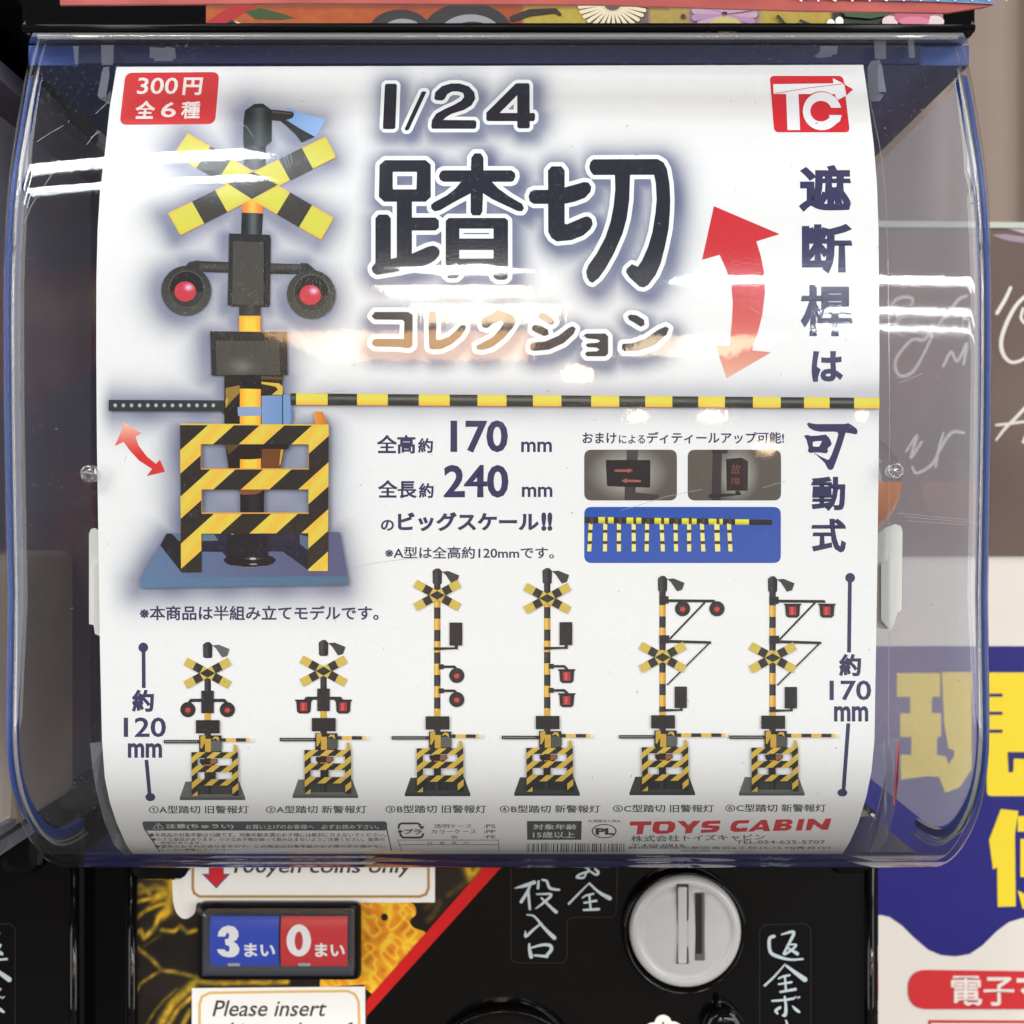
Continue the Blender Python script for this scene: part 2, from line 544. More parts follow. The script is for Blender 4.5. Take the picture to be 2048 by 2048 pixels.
V, Fa = cover(.0042, 0.0)
fc = obj('front_cover', V, Fa, M_COVER, machine, smooth=True)
V, Fa = cover(.0022, .0018)
obj('cover_inner_face', V, Fa, M_COVER_IN, fc, smooth=True)
# moulded lip along the cover's top edge


def tube(pts, r, n=10, cap=True):
    V, Fa = [], []
    P = [Vector(p) for p in pts]
    for i, p in enumerate(P):
        d = (P[min(i + 1, len(P) - 1)] - P[max(i - 1, 0)]).normalized()
        u = d.cross(Vector((0, 0, 1)));
        if u.length < .1: u = d.cross(Vector((0, 1, 0)))
        u.normalize(); v = d.cross(u)
        rr = r[i] if isinstance(r, (list, tuple)) else r
        for k in range(n):
            a = 2 * math.pi * k / n
            V.append(tuple(p + u * rr * math.cos(a) + v * rr * math.sin(a)))
    for i in range(len(P) - 1):
        for k in range(n):
            Fa.append((i * n + k, i * n + (k + 1) % n, (i + 1) * n + (k + 1) % n, (i + 1) * n + k))
    if cap:
        Fa.append(tuple(range(n))[::-1]); Fa.append(tuple(range((len(P) - 1) * n, len(P) * n)))
    return V, Fa


def box(x0, x1, y0, y1, z0, z1, bev=0):
    """box, with its edges chamfered by bev"""
    if not bev:
        V = [(x, y, z) for x in (x0, x1) for y in (y0, y1) for z in (z0, z1)]
        Fa = [(0, 1, 3, 2), (4, 6, 7, 5), (0, 4, 5, 1), (2, 3, 7, 6), (0, 2, 6, 4), (1, 5, 7, 3)]
        return V, Fa
    return prism(rrect([(x0, z0), (x1, z0), (x1, z1), (x0, z1)], bev * 1.5, 4), y0, y1, bev)


def prism(pts, y0, y1, bev=0):
    """outline in x, z extruded from y0 (front) to y1, with a rounded front edge"""
    n = len(pts); V, Fa = [], []
    cx = sum(p[0] for p in pts) / n; cz = sum(p[1] for p in pts) / n
    rings = [(y1, 0)]
    if bev: rings += [(y0 + bev, 0), (y0 + bev * .3, bev * .3), (y0, bev)]
    else: rings += [(y0, 0)]
    for y, ins in rings:
        for x, z in pts:
            d = Vector((x - cx, z - cz)); l = d.length
            hx = max(abs(p[0] - cx) for p in pts); hz = max(abs(p[1] - cz) for p in pts)
            V.append((cx + (x - cx) * (1 - ins / hx), y, cz + (z - cz) * (1 - ins / hz)))
    for r in range(len(rings) - 1):
        for k in range(n):
            Fa.append((r * n + k, r * n + (k + 1) % n, (r + 1) * n + (k + 1) % n, (r + 1) * n + k))
    Fa.append(tuple(range(n))); Fa.append(tuple(range((len(rings) - 1) * n, len(rings) * n))[::-1])
    return V, Fa


def lathe(cx, cz, prof, n=64):
    """prof: (radius, y) from the outside in, turned about a y-axis line"""
    V, Fa = [], []
    for r, y in prof:
        for k in range(n):
            a = 2 * math.pi * k / n; V.append((cx + r * math.cos(a), y, cz + r * math.sin(a)))
    for i in range(len(prof) - 1):
        for k in range(n):
            Fa.append((i * n + k, i * n + (k + 1) % n, (i + 1) * n + (k + 1) % n, (i + 1) * n + k))
    Fa.append(tuple(range((len(prof) - 1) * n, len(prof) * n)))
    return V, Fa


# blue frame behind the cover's edge, both sides and round the bottom
def frame_side(sg):
    V, Fa = [], []
    idx = list(range(IT, IB, 12)) + [IB]
    for i in idx:
        G = rgf(i); ring = [(HW - .0004, G + .0005), (HW + .0010, G - .0008), (RIMX - .0006, G - .0002), (RIMX, G + .0012), (RIMX, G + .0030), (HW - .0004, G + .0030)]
        for x, g in ring: V.append((MX + sg * x, PY[i] - NY[i] * g, PZ[i] - NZ[i] * g))
    n = len(ring)
    for a in range(len(idx) - 1):
        for b in range(n):
            Fa.append((a * n + b, (a + 1) * n + b, (a + 1) * n + (b + 1) % n, a * n + (b + 1) % n))
    return V, Fa


for sg in (-1, 1):
    V, Fa = frame_side(sg); obj('case_rim', V, Fa, M_BLUE, machine, smooth=False)
for sg in (-1, 1):
    for xo, gk, rad_, m_ in ((.0016, .80, .0005, M_CLIPB), (.0006, 1.0, .0005, M_CLIPB)):
        pts_ = [(MX + sg * (HW - xo), PY[i] - NY[i] * (rgf(i) * gk - .001), PZ[i] - NZ[i] * (rgf(i) * gk - .001)) for i in list(range(IT, IB, 16))]
        V, Fa = tube(pts_, rad_, 8); obj('edge_bead', V, Fa, m_, fc, smooth=True)
V, Fa = tube([(MX + x, PY[IT] + NY[IT] * .0040, PZ[IT] + NZ[IT] * .0040) for x in np.linspace(-HW + .006, HW - .006, 12)], .0008, 8); obj('edge_bead', V, Fa, M_CLIPB, fc, smooth=True)
# hood: top bar seen through the cover, and its underside running back
zt = .1588
V, Fa = box(MX - .160, MX + .160, .4065, .530, .1520, zt); obj('hood', V, Fa, M_BLUE, machine)
V, Fa = box(MX - .143, MX + .143, .4052, .4064, .1522, zt - .0004); obj('hood_badge_strip', V, Fa, M_NAVY, machine)
e0 = (PY[IT] - NY[IT] * -.0042, PZ[IT] - NZ[IT] * -.0042)
V = [(MX - HW + .004, e0[0], e0[1]), (MX + HW - .004, e0[0], e0[1]), (MX + .1590, .4040, .1584), (MX - .1590, .4040, .1584), (MX - HW + .004, e0[0] + .001, e0[1] + .0016), (MX + HW - .004, e0[0] + .001, e0[1] + .0016), (MX + .1590, .4040, .1590), (MX - .1590, .4040, .1590)]
obj('top_lip', V, [(0, 1, 2, 3), (7, 6, 5, 4), (0, 4, 5, 1)], M_CLIP, machine)
# clear side walls of the hopper
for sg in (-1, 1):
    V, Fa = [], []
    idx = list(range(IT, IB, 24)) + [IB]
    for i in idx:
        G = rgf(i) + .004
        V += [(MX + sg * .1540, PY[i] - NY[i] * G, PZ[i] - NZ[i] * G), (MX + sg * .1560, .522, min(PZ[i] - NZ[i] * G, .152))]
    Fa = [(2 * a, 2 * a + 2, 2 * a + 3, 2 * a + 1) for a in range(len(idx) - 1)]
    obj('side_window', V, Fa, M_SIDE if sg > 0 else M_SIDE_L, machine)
# back wall and floor of the hopper
V, Fa = box(MX - .1572, MX + .1572, .524, .530, -.118, .1518); obj('hopper_back', V, Fa, M_DARKIN, machine)
V, Fa = box(MX - .1495, MX + .1495, .4300, .503, -.1278, -.1225); obj('hopper_floor', V, Fa, M_NAVY, machine)
# header above the case
zh = .1592
HP = rrect([(MX - .160, zh), (MX + .160, zh), (MX + .160, zh + .045), (MX - .160, zh + .045)], .004, 4)
V, Fa = prism(HP, .4000, .52, .0015)
header = obj('header', V, Fa, M_BLACK, machine)
V, Fa = tube([(MX - .1590, .3995, .1617), (MX - .10, .3985, .1617), (MX + .10, .3985, .1617), (MX + .1590, .3995, .1617)], .0014, 8)
obj('header_ridge', V, Fa, M_BLACKM, header, smooth=True)
# control panel
V, Fa = box(MX - .160, MX + .160, .504, .56, -.30, -.126, .003); panel = obj('control_panel', V, Fa, M_BLACK, machine)
pp = plane(.504)


def P(px, py, d): return ((px - 1024) / F * d, d, (1024 - py) / F * d)


for sg in (-1, 1):
    V, Fa = tube([(MX + sg * .1555, .5035, -.135), (MX + sg * .1555, .5035, -.30)], .0022, 10)
    obj('corner_bead', V, Fa, M_BLACK, panel, smooth=True)
# black feet of the case standing on the panel
for a, b, c, yy in ((255, 372, 1766, .470), (1662, 1748, 1753, .480)):
    x0, _, z0 = P(a, 1700, yy); x1, _, z1 = P(b, c, yy)
    V, Fa = box(x0, x1, yy, .503, z1, -.118, .004); obj('case_foot', V, Fa, M_BLACK, machine, smooth=False)


# ---------------------------------------------------------------- prints on the header
def vnoise(x, y, sd=0):
    """smooth value noise"""
    def h(i, j):
        v = math.sin(i * 127.1 + j * 311.7 + sd * 74.7) * 43758.5453; return v - math.floor(v)
    xi, yi = math.floor(x), math.floor(y); fx, fy = x - xi, y - yi
    fx, fy = fx * fx * (3 - 2 * fx), fy * fy * (3 - 2 * fy)
    return (h(xi, yi) * (1 - fx) + h(xi + 1, yi) * fx) * (1 - fy) + (h(xi, yi + 1) * (1 - fx) + h(xi + 1, yi + 1) * fx) * fy


A = Art(plane(.400), None, 6e-5, 3e-5)
q8 = Z(1200, 0, 2.278)


def flower_bg(x, y):
    n = vnoise(x / 14, y / 9, 1); n2 = vnoise(x / 5, y / 5, 2)
    if x < 800: c = mixc((214, 84, 24), (232, 116, 34), n)
    elif x < 1050: c = mixc((190, 70, 28), (216, 96, 34), n)
    elif x < 1170: c = mixc((224, 200, 60), (240, 220, 90), n2)
    elif x < 1300: c = mixc((120, 105, 110), (150, 130, 120), n2)
    elif x < 1375: c = mixc((206, 180, 80), (228, 206, 110), n2)
    elif x < 1520: c = mixc((176, 136, 172), (214, 196, 150), vnoise(x / 25, y / 20, 4))
    elif x < 1665: c = mixc((214, 180, 50), (232, 210, 70), n2)
    elif x < 1765: c = mixc((18, 26, 14), (34, 50, 22), n)
    else: c = mixc((206, 110, 140), (226, 160, 176), n2)
    if y < 20: c = mixc(c, (110, 40, 36), .45)  # board's shade and red reflection tinted into the strip's upper rows
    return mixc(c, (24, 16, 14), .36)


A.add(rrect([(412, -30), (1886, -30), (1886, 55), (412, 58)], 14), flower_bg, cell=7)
A.add(band([(420, 55), (470, 22), (560, -30)], 26), (150, 22, 28))
A.add([(440, 57), (462, 40), (480, 46), (490, 57)], (30, 26, 24))
A.add([(486, 57), (468, 42), (500, 52), (505, 57)], (214, 196, 160))
A.add([(490, 24), (520, 16), (560, 26), (590, 36), (560, 40), (510, 38)], (40, 66, 28))
for cx_, cy_, r_ in ((800, 70, 62), (935, 78, 92)):
    for ox_, oy_, k1, k2, c_ in ((0, -6, 1, .72, (34, 34, 42)), (6, 2, .74, .55, (130, 132, 140)), (10, 10, .62, .48, (36, 38, 46))):
        A.add(clip(circle(cx_ + ox_, cy_ + oy_, r_ * k1, r_ * k2, 40), 1, 56.5, True), c_)
A.add(union(brush([(1025, 38, 6), (1060, 26, 7), (1110, 22, 5), (1120, 30, 3)])), (30, 28, 26))
A.add(union(brush([(1040, 56, 4), (1090, 52, 4), (1110, 50, 2)])), (30, 28, 26))
for k in range(17):
    a = math.radians(-8 + k * 12); c0 = (1225, 8)
    A.add(brush([(c0[0] + 14 * math.cos(a), c0[1] + 14 * math.sin(a), 2), (c0[0] + 66 * math.cos(a), c0[1] + 50 * math.sin(a), 4)]), (206, 196, 170), layer=A.n)
A.n += 1
A.add(circle(1225, 8, 17, 14), (84, 70, 78)); A.add(circle(1366, 34, 5), (60, 40, 24))
for k in range(15):
    a = math.radians(k * 24)
    A.add(brush([(1448 + 8 * math.cos(a), 30 + 6 * math.sin(a), 2), (1448 + 60 * math.cos(a), 30 + 34 * math.sin(a), 7)]), (152, 118, 154) if k % 2 else (168, 138, 160), layer=A.n)
    A.n += 1
A.add(circle(1450, 52, 32, 16), (172, 164, 96))
for pts in ([(1555, 36, 4), (1568, 50, 3), (1582, 56, 2)], [(1600, 44, 3), (1622, 53, 3), (1640, 56, 2)]): A.add(union(brush(pts)), (40, 34, 22))
A.add(circle(1660, 50, 8, 9), (236, 236, 230)); A.add(circle(1677, 46, 8, 10), (236, 236, 230))
A.add([(1680, 24), (1740, 22), (1790, 30), (1740, 40), (1690, 36)], (38, 70, 34))
A.add(circle(1778, 46, 16, 12), (196, 178, 182)); A.add(circle(1866, 46, 20, 12), (196, 178, 182)); A.add(circle(1822, 36, 36, 18), (166, 78, 108)); A.add(circle(1826, 46, 30, 10), (184, 106, 130))
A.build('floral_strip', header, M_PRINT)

# ---------------------------------------------------------------- prints on the control panel
A = Art(pp, None, 6e-5, 3e-5)


q = Z(240, 1720, 3.715)
r5 = Z(700, 1720, 3.578)
VEIN = [(q(*p), w_, k_) for p, w_, k_ in (
    ([(70, 330), (160, 300), (320, 270)], 4, 1), ([(80, 480), (180, 380), (300, 330), (370, 320)], 4, 1), ([(100, 560), (150, 520), (180, 580), (260, 500), (290, 420), (350, 400)], 4.5, 1),
    ([(310, 520), (400, 530), (450, 490), (500, 540), (570, 520)], 4, .9), ([(90, 540), (110, 640), (180, 690), (240, 740), (310, 820), (400, 830), (570, 870)], 3.6, .8),
    ([(100, 1020), (150, 920), (240, 860), (310, 820)], 3.2, .7), ([(75, 620), (120, 850), (80, 980), (60, 1219)], 3, .6), ([(90, 200), (150, 240), (260, 200), (330, 220)], 6, .9), ([(70, 240), (150, 190), (220, 250)], 5, .8),
    ([(300, 1225), (380, 1080), (470, 990), (570, 900)], 8, 1), ([(360, 1225), (430, 1110), (540, 1010)], 4.5, .9), ([(300, 420), (350, 380), (390, 240), (380, 160)], 8, 1.2), ([(560, 905), (800, 915), (1240, 905)], 5, 1),
    ([(250, 290), (330, 250)], 8, 1.1), ([(200, 1219), (260, 1120), (330, 1040), (420, 960)], 3, .5), ([(470, 1219), (520, 1120)], 5, .9), ([(150, 400), (260, 300)], 3, .5), ([(180, 640), (300, 560)], 2.5, .3),
    ([(1480, 318), (1560, 330), (1640, 318)], 3, .8))] + [(r5(*p), w_, k_) for p, w_, k_ in (
    ([(840, 60), (870, 130), (930, 60)], 9, 1.1), ([(700, 250), (780, 200), (830, 160)], 5, .3), ([(640, 300), (600, 390), (560, 430)], 6, .28), ([(540, 340), (620, 300)], 6, .2))]


def leafy(x, y):
    g = 0.0
    for pts, w_, k_ in VEIN:
        for a_, b_ in zip(pts[:-1], pts[1:]):
            if min(a_[0], b_[0]) - 26 > x or max(a_[0], b_[0]) + 26 < x or min(a_[1], b_[1]) - 26 > y or max(a_[1], b_[1]) + 26 < y: continue
            dx, dy = b_[0] - a_[0], b_[1] - a_[1]; t = max(0, min(1, ((x - a_[0]) * dx + (y - a_[1]) * dy) / (dx * dx + dy * dy + 1e-9)))
            d = math.hypot(x - a_[0] - t * dx, y - a_[1] - t * dy); g = max(g, k_ * math.exp(-(d / (w_ * 1.15)) ** 2.4))
    n = vnoise(x / 9, y / 9, 6); g *= .62 + .55 * n
    base = mixc((14, 12, 12), (38, 32, 27), vnoise(x / 30, y / 30, 5)); hub = math.exp(-(((x - 352) / 34) ** 2 + ((y - 1778) / 44) ** 2)); base = mixc(base, (176, 128, 34), hub * (.35 + .6 * vnoise(x / 7, y / 7, 21)))
    return mixc(base, mixc((136, 122, 34), (228, 176, 44), vnoise(x / 16, y / 16, 8) * 1.2), min(g, 1))


def gold(x, y):
    wx = 10 * vnoise(x / 30, y / 30, 11)
    n = vnoise((x + y + wx) / 24, (x - y) / 17, 3); rdg = 1 - abs(2 * n - 1); n2 = vnoise(x / 26, y / 26, 12)
    c = mixc((222, 128, 34), (238, 166, 40), n2)
    c = mixc(c, (250, 214, 58), max(rdg - .55, 0) * 2.0)
    return mixc(c, (150, 112, 30), max(.30 - rdg, 0) * 2.4)


A.add([(257, 1700), (1010, 1700), (742, 1998), (732, 2060), (257, 2060)], leafy, cell=3.4)
gp = r5((0, 230), (420, 290), (465, 330), (470, 390), (430, 430), (450, 480), (530, 510), (540, 530), (160, 960), (110, 920), (100, 890), (0, 890))
A.add([(640, 1795), (700, 1790)] + curve_pts(gp[1:-4], 3) + gp[-4:-1] + [(640, 1975)], gold, cell=2.6)
A.add(circle(769, 1834, 7, 7.5), (30, 24, 18))
A.add(curve_pts(q((385, 60), (390, 180), (395, 300), (420, 390), (470, 435), (520, 425), (560, 385), (575, 320), (640, 310)), 4) + q((640, 140)), (240, 236, 230))
A.build('floral_print', panel, M_PRINT)
A = Art(pp, None, 6e-4, 3e-5)
A.add([(962, 1738), (1012, 1720), (1024, 1700), (992, 1700), (732, 1996), (732, 2032), (1000, 1735)][:0] or [(997, 1700), (1033, 1700), (733, 2032), (733, 2000)], (204, 26, 30))
A.build('red_stripe', panel, M_PRINT)


def sheet(name, poly, lift, th_, m, parent, surf=pp, col=(240, 240, 238)):
    A = Art(surf, None, lift, 0); A.add(poly, col); return A.build(name, parent, m)


# upper white label
lab = sheet('coin_label', rect(366, 1690, 870, 1804.5), 3e-4, 0, M_PRINT, machine)
lab['label'] = 'white coin label with gold border and red arrow'
A = Art(pp, None, 3.6e-4, 2e-5)
A.add(union(brush([(386, 1690), (386, 1776), (389, 1786), (399, 1792.5), (840, 1792.5), (852, 1788), (857, 1776), (857, 1690)], 2.7)), (178, 138, 78))
A.build('label_border', lab, M_PRINT)
A = Art(pp, None, 3.6e-4, 2e-5)
A.add([(418, 1725), (448, 1725), (448, 1747), (461, 1747), (433, 1776.5), (404, 1747), (418, 1747)], (70, 72, 130))
A.add([(420, 1725), (446, 1725), (446, 1749), (456, 1749), (433, 1773), (409, 1749), (420, 1749)], (206, 40, 52))
A.build('arrow', lab, M_PRINT)
A = Art(pp, None, 3.6e-4, 2e-5)
A.add(text('100yen coins only', (466, 1718, 826, 1754), .012, .22), (56, 50, 48))
A.build('lettering', lab, M_PRINT)
# lower white label
lab = sheet('insert_label', [(384, 1975.7), (730.5, 1972.5), (731, 2075), (384, 2075)], 3e-4, 0, M_PRINT, machine)
lab['label'] = 'white label that asks to insert coins'
A = Art(pp, None, 3.6e-4, 2e-5)
A.add(union(brush([(399.5, 2075), (399.5, 2008), (404, 1993), (420, 1985), (560, 1983), (696, 1981.5), (710, 1988), (717.5, 2003), (719, 2075)], 2.6)), (222, 184, 112))
A.build('label_border', lab, M_PRINT)
A = Art(pp, None, 3.6e-4, 2e-5)
A.add(text('Please insert', (425, 2000, 657, 2032), .008, .25), (64, 60, 60))
A.add(text('this number of', (438, 2044, 706, 2078), .008, .25), (64, 60, 60))
A.build('lettering', lab, M_PRINT)


# clear stickers with brush lettering
def sticker(name, outline, strokes_, zf, col=(186, 200, 208)):
    a = Art(pp, None, 2.4e-4, 0)
    a.add(union(brush(outline + outline[:1], .7)), (38, 40, 42))
    o = a.build(name, machine, M_PRINT)
    a = Art(pp, None, 3e-4, 2e-5)
    k = zf[2]
    for grp in strokes_:
        ps = []
        for st in grp: ps += brush([(zf[0] + p[0] / k, zf[1] + p[1] / k, p[2] / k * .82) for p in st], n=5, smooth=3)
        a.add(union(ps), col)
    a.build('lettering', o, M_PRINT)
    return o


g5 = (700, 1720, 3.578)
sticker('slot_sticker', [(1022, 1700), (1022, 1918), (1030, 1925), (1126, 1925), (1134, 1915), (1134, 1842), (1142, 1834), (1224, 1834), (1232, 1826), (1236, 1700)], [
    [[(1180, 200, 4), (1250, 182, 15), (1320, 158, 16)], [(1290, 175, 10), (1270, 225, 13), (1225, 298, 14)], [(1275, 220, 12), (1287, 350, 10)], [(1350, 150, 9), (1345, 200, 12)],
     [(1375, 140, 8), (1408, 150, 11), (1430, 200, 12), (1495, 212, 10)], [(1335, 243, 6), (1440, 245, 11), (1390, 300, 11), (1330, 345, 5)], [(1370, 270, 8), (1430, 330, 12), (1475, 370, 15)]],
    [[(1265, 390, 5), (1320, 402, 8), (1385, 480, 12), (1462, 555, 18)], [(1370, 450, 7), (1320, 490, 10), (1258, 545, 12), (1256, 510, 6)]],
    [[(1283, 600, 9), (1285, 640, 13), (1296, 690, 18)], [(1300, 625, 8), (1380, 605, 12), (1432, 610, 14), (1440, 640, 15), (1404, 685, 13)], [(1320, 680, 8), (1410, 688, 13)]],
    [[(1715, 160, 5), (1640, 235, 8), (1565, 312, 9)], [(1715, 168, 8), (1780, 228, 12), (1858, 272, 19)], [(1662, 270, 6), (1690, 252, 8), (1742, 240, 8)], [(1712, 250, 9), (1722, 350, 9)], [(1675, 305, 8), (1762, 290, 10)], [(1672, 356, 9), (1780, 350, 12)]],
    [[(1672, 40, 8), (1712, 75, 10), (1650, 98, 10), (1622, 122, 10), (1672, 124, 9), (1690, 92, 7)], [(1720, 80, 8), (1762, 104, 10), (1776, 84, 12), (1752, 62, 8)]],
], g5)
g6 = (1200, 1720, 3.22)
sticker('return_sticker', [(1519, 1860), (1529, 1849), (1610, 1847), (1621, 1856), (1621, 2070), (1519, 2070)], [
    [[(1120, 490, 13), (1090, 506, 13), (1096, 590, 13), (1150, 622, 13), (1228, 640, 9), (1304, 636, 8)], [(1168, 478, 6), (1246, 462, 12), (1222, 525, 11), (1182, 602, 9)],
     [(1212, 542, 6), (1262, 546, 9), (1230, 580, 9), (1190, 606, 9)], [(1205, 562, 6), (1270, 602, 14)]],
    [[(1190, 670, 5), (1120, 750, 8), (1060, 806, 9)], [(1200, 680, 9), (1260, 726, 15), (1318, 768, 20)], [(1148, 762, 6), (1180, 748, 8), (1220, 740, 8)], [(1190, 750, 8), (1196, 840, 8)], [(1150, 798, 7), (1232, 785, 9)], [(1160, 848, 8), (1258, 830, 11)]],
    [[(1108, 905, 8), (1180, 900, 9), (1245, 890, 9)], [(1188, 878, 8), (1196, 940, 11), (1192, 995, 13), (1176, 998, 8)], [(1158, 948, 11), (1130, 968, 11), (1142, 986, 8)], [(1238, 938, 4), (1262, 962, 12), (1282, 976, 9)], [(1248, 886, 4), (1262, 880, 6)], [(1272, 888, 4), (1284, 880, 6)]],
    [[(1196, 1030, 6), (1206, 1060, 9)]],
], g6)
# coin dial
cx, _, cz = P(1366, 1850, .504); R = .504 / F
V, Fa = lathe(cx, cz - .0014, [(124 * R, .5042), (124 * R, .4995), (121 * R, .4975), (117 * R, .4972), (112 * R, .4990), (112 * R, .503)])
ring = obj('dial_bezel', V, Fa, M_BLACK, machine, smooth=True)
V, Fa = lathe(cx, cz, [(110 * R, .5035), (110 * R, .4975), (108 * R, .4955), (104 * R, .4945), (95 * R, .4942), (91.5 * R, .4946), (89 * R, .4952), (80 * R, .4946), (50 * R, .4938), (20 * R, .4935), (1 * R, .4934)])
dial = obj('coin_dial', V, Fa, M_GREY, machine, smooth=True)
dial['label'] = 'round grey coin dial with a vertical slot'


def pbox(x0, y0, x1, y1, d0, d1, dref=.4935, bev=.0003):
    a = P(x0, y0, dref); b = P(x1, y1, dref); return box(a[0], b[0], d0, d1, b[2], a[2], bev)


V, Fa = pbox(1353.5, 1769, 1377.6, 1928.5, .49355, .496); obj('slot_groove', V, Fa, M_GREYD, dial)
V, Fa = pbox(1355.5, 1773, 1373.5, 1926.5, .4926, .496, bev=.0005); obj('slot_bar', V, Fa, M_GREY, dial)
V, Fa = pbox(1390, 1787, 1409.5, 1921.5, .4934, .496); obj('coin_slot_edge', V, Fa, mat('slot_shade', lin((92, 86, 82)), .5), dial)
V, Fa = pbox(1390.8, 1787.5, 1404.5, 1908, .4933, .496); obj('coin_slot', V, Fa, mat('slot_dark', (.004, .003, .002), .6), dial)
# big black knob ring at the bottom and the return button
cxk, _, czk = P(1012, 2170, .504)
V, Fa = lathe(cxk, czk, [(167 * R, .5045), (167 * R, .499), (164 * R, .4965), (159 * R, .4962), (155 * R, .4985), (152 * R, .503), (140 * R, .503), (100 * R, .502)], 96)
obj('handle_ring', V, Fa, M_BLACK, machine, smooth=True)
cxk, _, czk = P(1443, 2048, .504)
V, Fa = lathe(cxk, czk, [(43 * R, .5045), (43 * R, .500), (40 * R, .4975), (33 * R, .4962), (18 * R, .4955), (1 * R, .4953)])
rb = obj('return_button', V, Fa, M_BLACK, machine, smooth=True)
V, Fa = pbox(1427, 1990, 1440, 2010, .4990, .5045, .504, .0012); obj('button_tab', V, Fa, M_BLACK, rb)
A = Art(pp, None, 3e-4, 2e-5)
A.add(union([circle(1326, 2046, 17, 17), circle(1308, 2060, 20, 16), circle(1345, 2060, 20, 18)]), (240, 240, 236)); A.add(brush([(1326, 2044, 1.6), (1326, 2058, 1.6)]), (40, 40, 40))
A.build('white_mark', panel, M_PRINT)
# coin counter
V, Fa = pbox(392, 1808.8, 720.5, 1963.6, .4985, .503, .4985, .0022)
cnt = obj('counter_frame', V, Fa, M_BLACKM, machine); cnt['label'] = 'black counter window with blue and red number drums'
V, Fa = pbox(404, 1823, 708, 1952, .49835, .4986, .4985, .0001); obj('counter_well', V, Fa, M_GREYD, cnt)
dr = 62 * .497 / F


def drumsurf(px, py, lift=0.0):
    px = np.asarray(px, float); py = np.asarray(py, float)
    z = (1024 - py) / F * .497; zc = (1024 - 1878) / F * .497
    d = np.sqrt(np.maximum(dr ** 2 - (z - zc) ** 2, 0)) * .35
    return np.stack([(px - 1024) / F * .497, .4978 - d - lift, z], -1)


DR = list(np.arange(1820, 1960, 5.))
for nm, x0, x1, col, nlet, n0, n1, m0, m1 in (('number_drum', 424, 560.5, (22, 66, 188), '3', 438, 484, 492.5, 553.6), ('number_drum', 564.5, 697, (204, 34, 48), '0', 577, 625, 633, 692)):
    A = Art(drumsurf, DR, 0, 0); A.add(rect(x0, 1829, x1, 1929), col); d_ = A.build(nm, cnt, M_PRINT)
    d_['label'] = ('blue' if nlet == '3' else 'red') + ' drum showing ' + nlet
    A = Art(drumsurf, DR, 4e-5, 2e-5)
    A.add(rect(x0 + 34, 1922, x0 + 58, 1929), (170, 172, 178))
    if nlet == '3':
        z_ = lambda a: [(240 + x / 3.715, 1720 + y / 3.715) for x, y in a]
        A.add(z_([(742, 545), (748, 510), (775, 480), (820, 467), (865, 478), (893, 510), (895, 545), (880, 570), (858, 582), (885, 600), (903, 635), (895, 670), (865, 697), (820, 702), (775, 692), (745, 665), (738, 640), (790, 640), (808, 660), (830, 650), (828, 615), (800, 605), (795, 565), (822, 560), (828, 530), (812, 515), (795, 545)]), (240, 240, 240))
    else:
        o_ = circle(600.8, 1875.4, 24.3, 31.6, 40); i_ = circle(600.8, 1875.4, 8.2, 18.5, 40)
        for k in range(40): A.add([o_[k], o_[(k + 1) % 40], i_[(k + 1) % 40], i_[k]], (240, 240, 240), layer=A.n)
        A.n += 1
    A.add(text('まい', (m0, 1880, m1, 1908), .03), (240, 240, 240))
    A.build('lettering', cnt, M_PRINT)
V, Fa = pbox(404, 1824, 707.5, 1951.5, .4930, .4979, .493, .0012); obj('counter_glass', V, Fa, M_GLASS, cnt)

# ---------------------------------------------------------------- clear clips, rivets, hooks of the case, and added glint domes


def on_cover(px, py, back):
    """point behind the cover by back metres, seen at px, py"""
    y = float(card_dir(px, py, 0.0)[1]) + back; return ((px - 1024) / F * y, y, (1024 - py) / F * y)


def cprism(pts, back, thick):
    V, Fa = [], []; n = len(pts)
    for bk in (back, back + thick):
        for p in pts: V.append(on_cover(p[0], p[1], bk))
    Fa = [tuple(range(n)), tuple(range(n, 2 * n))[::-1]] + [(k, k + n, (k + 1) % n + n, (k + 1) % n) for k in range(n)]
    return V, Fa


for nm, pts, bk, thk in (
        ('cover_clip', [(206, 135), (218, 133), (219, 150), (212, 193), (199, 197), (195, 190)], .001, .008),
        ('cover_clip', [(212, 193), (222, 180), (224, 212), (199, 197)], .003, .004),
        ('cover_clip', [(1735, 135), (1742, 122), (1760, 120), (1773, 184), (1757, 184), (1768, 190), (1760, 202), (1742, 203), (1736, 170)], .003, .004),
        ('cover_clip', [(1755, 128), (1764, 128), (1772, 183), (1757, 184)], .0005, .006),
        ('latch_tab', [(300, 94), (330, 96), (333, 93), (350, 96), (352, 118), (346, 118), (346, 122), (308, 122), (308, 116), (299, 115)], .004, .003),
        ('latch_tab', [(1640, 92), (1676, 92), (1674, 108), (1664, 110), (1662, 114), (1636, 116), (1628, 112), (1640, 104)], .004, .003),
        ('hood_rib', [(202, 90), (228, 90), (226, 130), (203, 130)], .010, .004),
        ('hood_rib', [(146, 92), (158, 92), (156, 128), (150, 128)], .010, .003),
        ('hood_rib', [(1748, 84), (1772, 84), (1772, 118), (1750, 118)], .010, .004),
        ('hood_rib', [(1816, 80), (1828, 82), (1830, 116), (1818, 116)], .010, .003)):
    V, Fa = cprism(pts, bk, thk); obj(nm, V, Fa, M_CLIP, machine)
